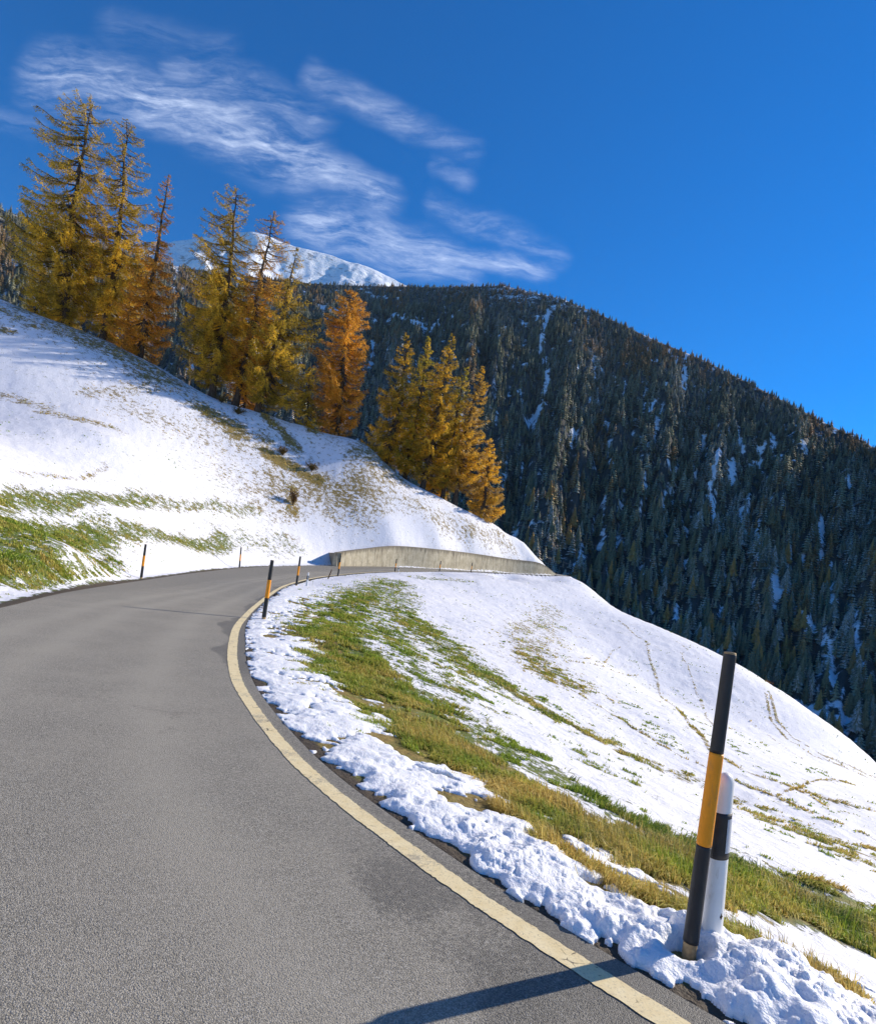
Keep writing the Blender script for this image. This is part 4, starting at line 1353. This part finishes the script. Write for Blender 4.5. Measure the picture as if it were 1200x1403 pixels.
q = WN(nt)
out = q.n('ShaderNodeOutputWorld'); bg = q.n('ShaderNodeBackground'); q.l(bg.outputs[0], out.inputs[0])
sky = q.n('ShaderNodeTexSky', sky_type='NISHITA'); sky.sun_disc = False
sky.sun_elevation = math.radians(SUN_EL); sky.sun_rotation = math.radians(SUN_AZ)
sky.altitude = 1600; sky.air_density = 1.0; sky.dust_density = .2; sky.ozone_density = 4.0
hs = q.n('ShaderNodeHueSaturation'); hs.inputs['Saturation'].default_value = 1.74; hs.inputs['Hue'].default_value = .507; hs.inputs['Value'].default_value = .74
q.l(sky.outputs[0], hs.inputs['Color'])
tc = q.n('ShaderNodeTexCoord'); sp = q.n('ShaderNodeSeparateXYZ'); q.l(tc.outputs['Generated'], sp.inputs[0])
yy = q.math('MAXIMUM', sp.outputs[1], .02)
uu = q.math('DIVIDE', sp.outputs[0], yy); vv = q.math('DIVIDE', sp.outputs[2], yy)
cb_ = q.n('ShaderNodeCombineXYZ'); q.l(uu, cb_.inputs[0]); q.l(vv, cb_.inputs[1])
dv = cb_.outputs[0]


def uvd(px, py):
    d = ray(px, py); return np.array([d[0] / d[1], d[2] / d[1]])


def capsule(a, b, w0):
    a = uvd(*a); b = uvd(*b); w0 = w0 * .88 / F
    ab = b - a; L2 = ab @ ab
    s1 = q.n('ShaderNodeVectorMath', operation='SUBTRACT'); q.l(dv2, s1.inputs[0]); s1.inputs[1].default_value = (*a, 0)
    dt = q.n('ShaderNodeVectorMath', operation='DOT_PRODUCT'); q.l(s1.outputs[0], dt.inputs[0]); dt.inputs[1].default_value = (*(ab / L2), 0)
    t = q.math('MULTIPLY', dt.outputs['Value'], 1.0, clamp=True)
    sc_ = q.n('ShaderNodeVectorMath', operation='SCALE'); sc_.inputs[0].default_value = (*ab, 0); q.l(t, sc_.inputs['Scale'])
    s2 = q.n('ShaderNodeVectorMath', operation='SUBTRACT'); q.l(s1.outputs[0], s2.inputs[0]); q.l(sc_.outputs[0], s2.inputs[1])
    ln_ = q.n('ShaderNodeVectorMath', operation='LENGTH'); q.l(s2.outputs[0], ln_.inputs[0])
    return q.ramp(ln_.outputs['Value'], 0.0, w0, 1.0, 0.0)


# warp the sky coordinate a little so that the wisps fray
wn = q.n('ShaderNodeTexNoise'); q.l(dv, wn.inputs['Vector']); wn.inputs['Scale'].default_value = 5.0; wn.inputs['Detail'].default_value = 4
wo = q.n('ShaderNodeVectorMath', operation='SUBTRACT'); q.l(wn.outputs['Color'], wo.inputs[0]); wo.inputs[1].default_value = (.5, .5, .5)
wsx = q.n('ShaderNodeVectorMath', operation='SCALE'); q.l(wo.outputs[0], wsx.inputs[0]); wsx.inputs['Scale'].default_value = .09
wa = q.n('ShaderNodeVectorMath', operation='ADD'); q.l(dv, wa.inputs[0]); q.l(wsx.outputs[0], wa.inputs[1])
dv2 = wa.outputs[0]
CL = [((75, 95), (200, 135), 75, .7), ((200, 135), (420, 215), 70, .95), ((420, 215), (520, 262), 45, .9), ((250, 90), (430, 160), 55, .4), ((430, 100), (560, 165), 35, .45), ((560, 165), (650, 215), 30, .3),
      ((430, 300), (600, 350), 65, .85), ((600, 340), (740, 362), 30, .7), ((590, 272), (760, 345), 28, .35), ((560, 340), (640, 380), 40, .5), ((0, 150), (60, 165), 30, .2), ((150, 40), (300, 60), 45, .14), ((600, 225), (640, 245), 25, .3)]
tot = None
for a, b, w0, s_ in CL:
    c_ = q.math('MULTIPLY', capsule(a, b, w0), s_)
    tot = c_ if tot is None else q.math('MAXIMUM', tot, c_)
mp = q.n('ShaderNodeMapping'); q.l(dv2, mp.inputs[0]); mp.inputs['Rotation'].default_value = (0, 0, math.radians(38)); mp.inputs['Scale'].default_value = (2.6, 15, 1)
stn = q.noise(mp.outputs[0], 2.4, 9, .62, .5)
mp2 = q.n('ShaderNodeMapping'); q.l(dv, mp2.inputs[0]); mp2.inputs['Rotation'].default_value = (0, 0, math.radians(48)); mp2.inputs['Scale'].default_value = (6, 16, 1)
st2 = q.noise(mp2.outputs[0], 5.0, 6, .7, .3)
den = q.math('MULTIPLY', tot, q.math('ADD', q.math('ADD', q.math('MULTIPLY', q.ramp(stn, .32, .80), .92), .03), q.math('MULTIPLY', q.ramp(st2, .4, .8), .38)), clamp=True)
cloud = q.mix(q.math('MULTIPLY', den, .72, clamp=True), hs.outputs[0], (4.3, 4.8, 5.9))
q.l(cloud, bg.inputs[0]); bg.inputs[1].default_value = .15

# ------------------------------------------------------------------ thin mountain air
def mat_haze():
    n = NT('thin_air')
    v = n.n('ShaderNodeVolumePrincipled')
    v.inputs['Color'].default_value = (.50, .72, 1.0, 1); v.inputs['Density'].default_value = HAZE; v.inputs['Anisotropy'].default_value = .0
    n.l(v.outputs[0], n.out.inputs['Volume'])
    return n.m


HAZE = .000027
zt = max((o_.matrix_world @ v_.co).z for o_ in (bpy.data.objects['snow_peak'], bpy.data.objects['mountain']) for v_ in o_.data.vertices) + 30
L_ = 5400.0; zb = VALLEY - 40
Vb = [(-L_, -L_, zb), (L_, -L_, zb), (L_, L_, zb), (-L_, L_, zb), (-L_, -L_, zt), (L_, -L_, zt), (L_, L_, zt), (-L_, L_, zt)]
o = make_obj('haze', Vb, [(3, 2, 1, 0), (4, 5, 6, 7), (0, 1, 5, 4), (1, 2, 6, 5), (2, 3, 7, 6), (3, 0, 4, 7)], [mat_haze()], smooth=False)
tag(o, 'thin bluish air between the camera and the far slope', 'haze', kind='stuff')

# ------------------------------------------------------------------ camera
cam = bpy.data.cameras.new('camera'); co = bpy.data.objects.new('camera', cam); COL.objects.link(co)
cam.sensor_fit = 'HORIZONTAL'; cam.sensor_width = 36; cam.lens = 36 * F / 1200
cam.shift_y = (797.0 - 701.5) / 1200
cam.clip_start = .05; cam.clip_end = 20000
M = Matrix.Identity(4)
for i in range(3):
    M[i][0] = RV[i]; M[i][1] = UV[i]; M[i][2] = -FV[i]
M[2][3] = H
co.matrix_world = M
sc.camera = co

sc.view_settings.view_transform = 'Standard'; sc.view_settings.look = 'None'
sc.view_settings.exposure = .70; sc.view_settings.gamma = 1
sc.render.engine = 'CYCLES'
sc.cycles.use_denoising = True
sc.cycles.max_bounces = 6; sc.cycles.diffuse_bounces = 3; sc.cycles.transparent_max_bounces = 4
sc.cycles.sample_clamp_indirect = 8
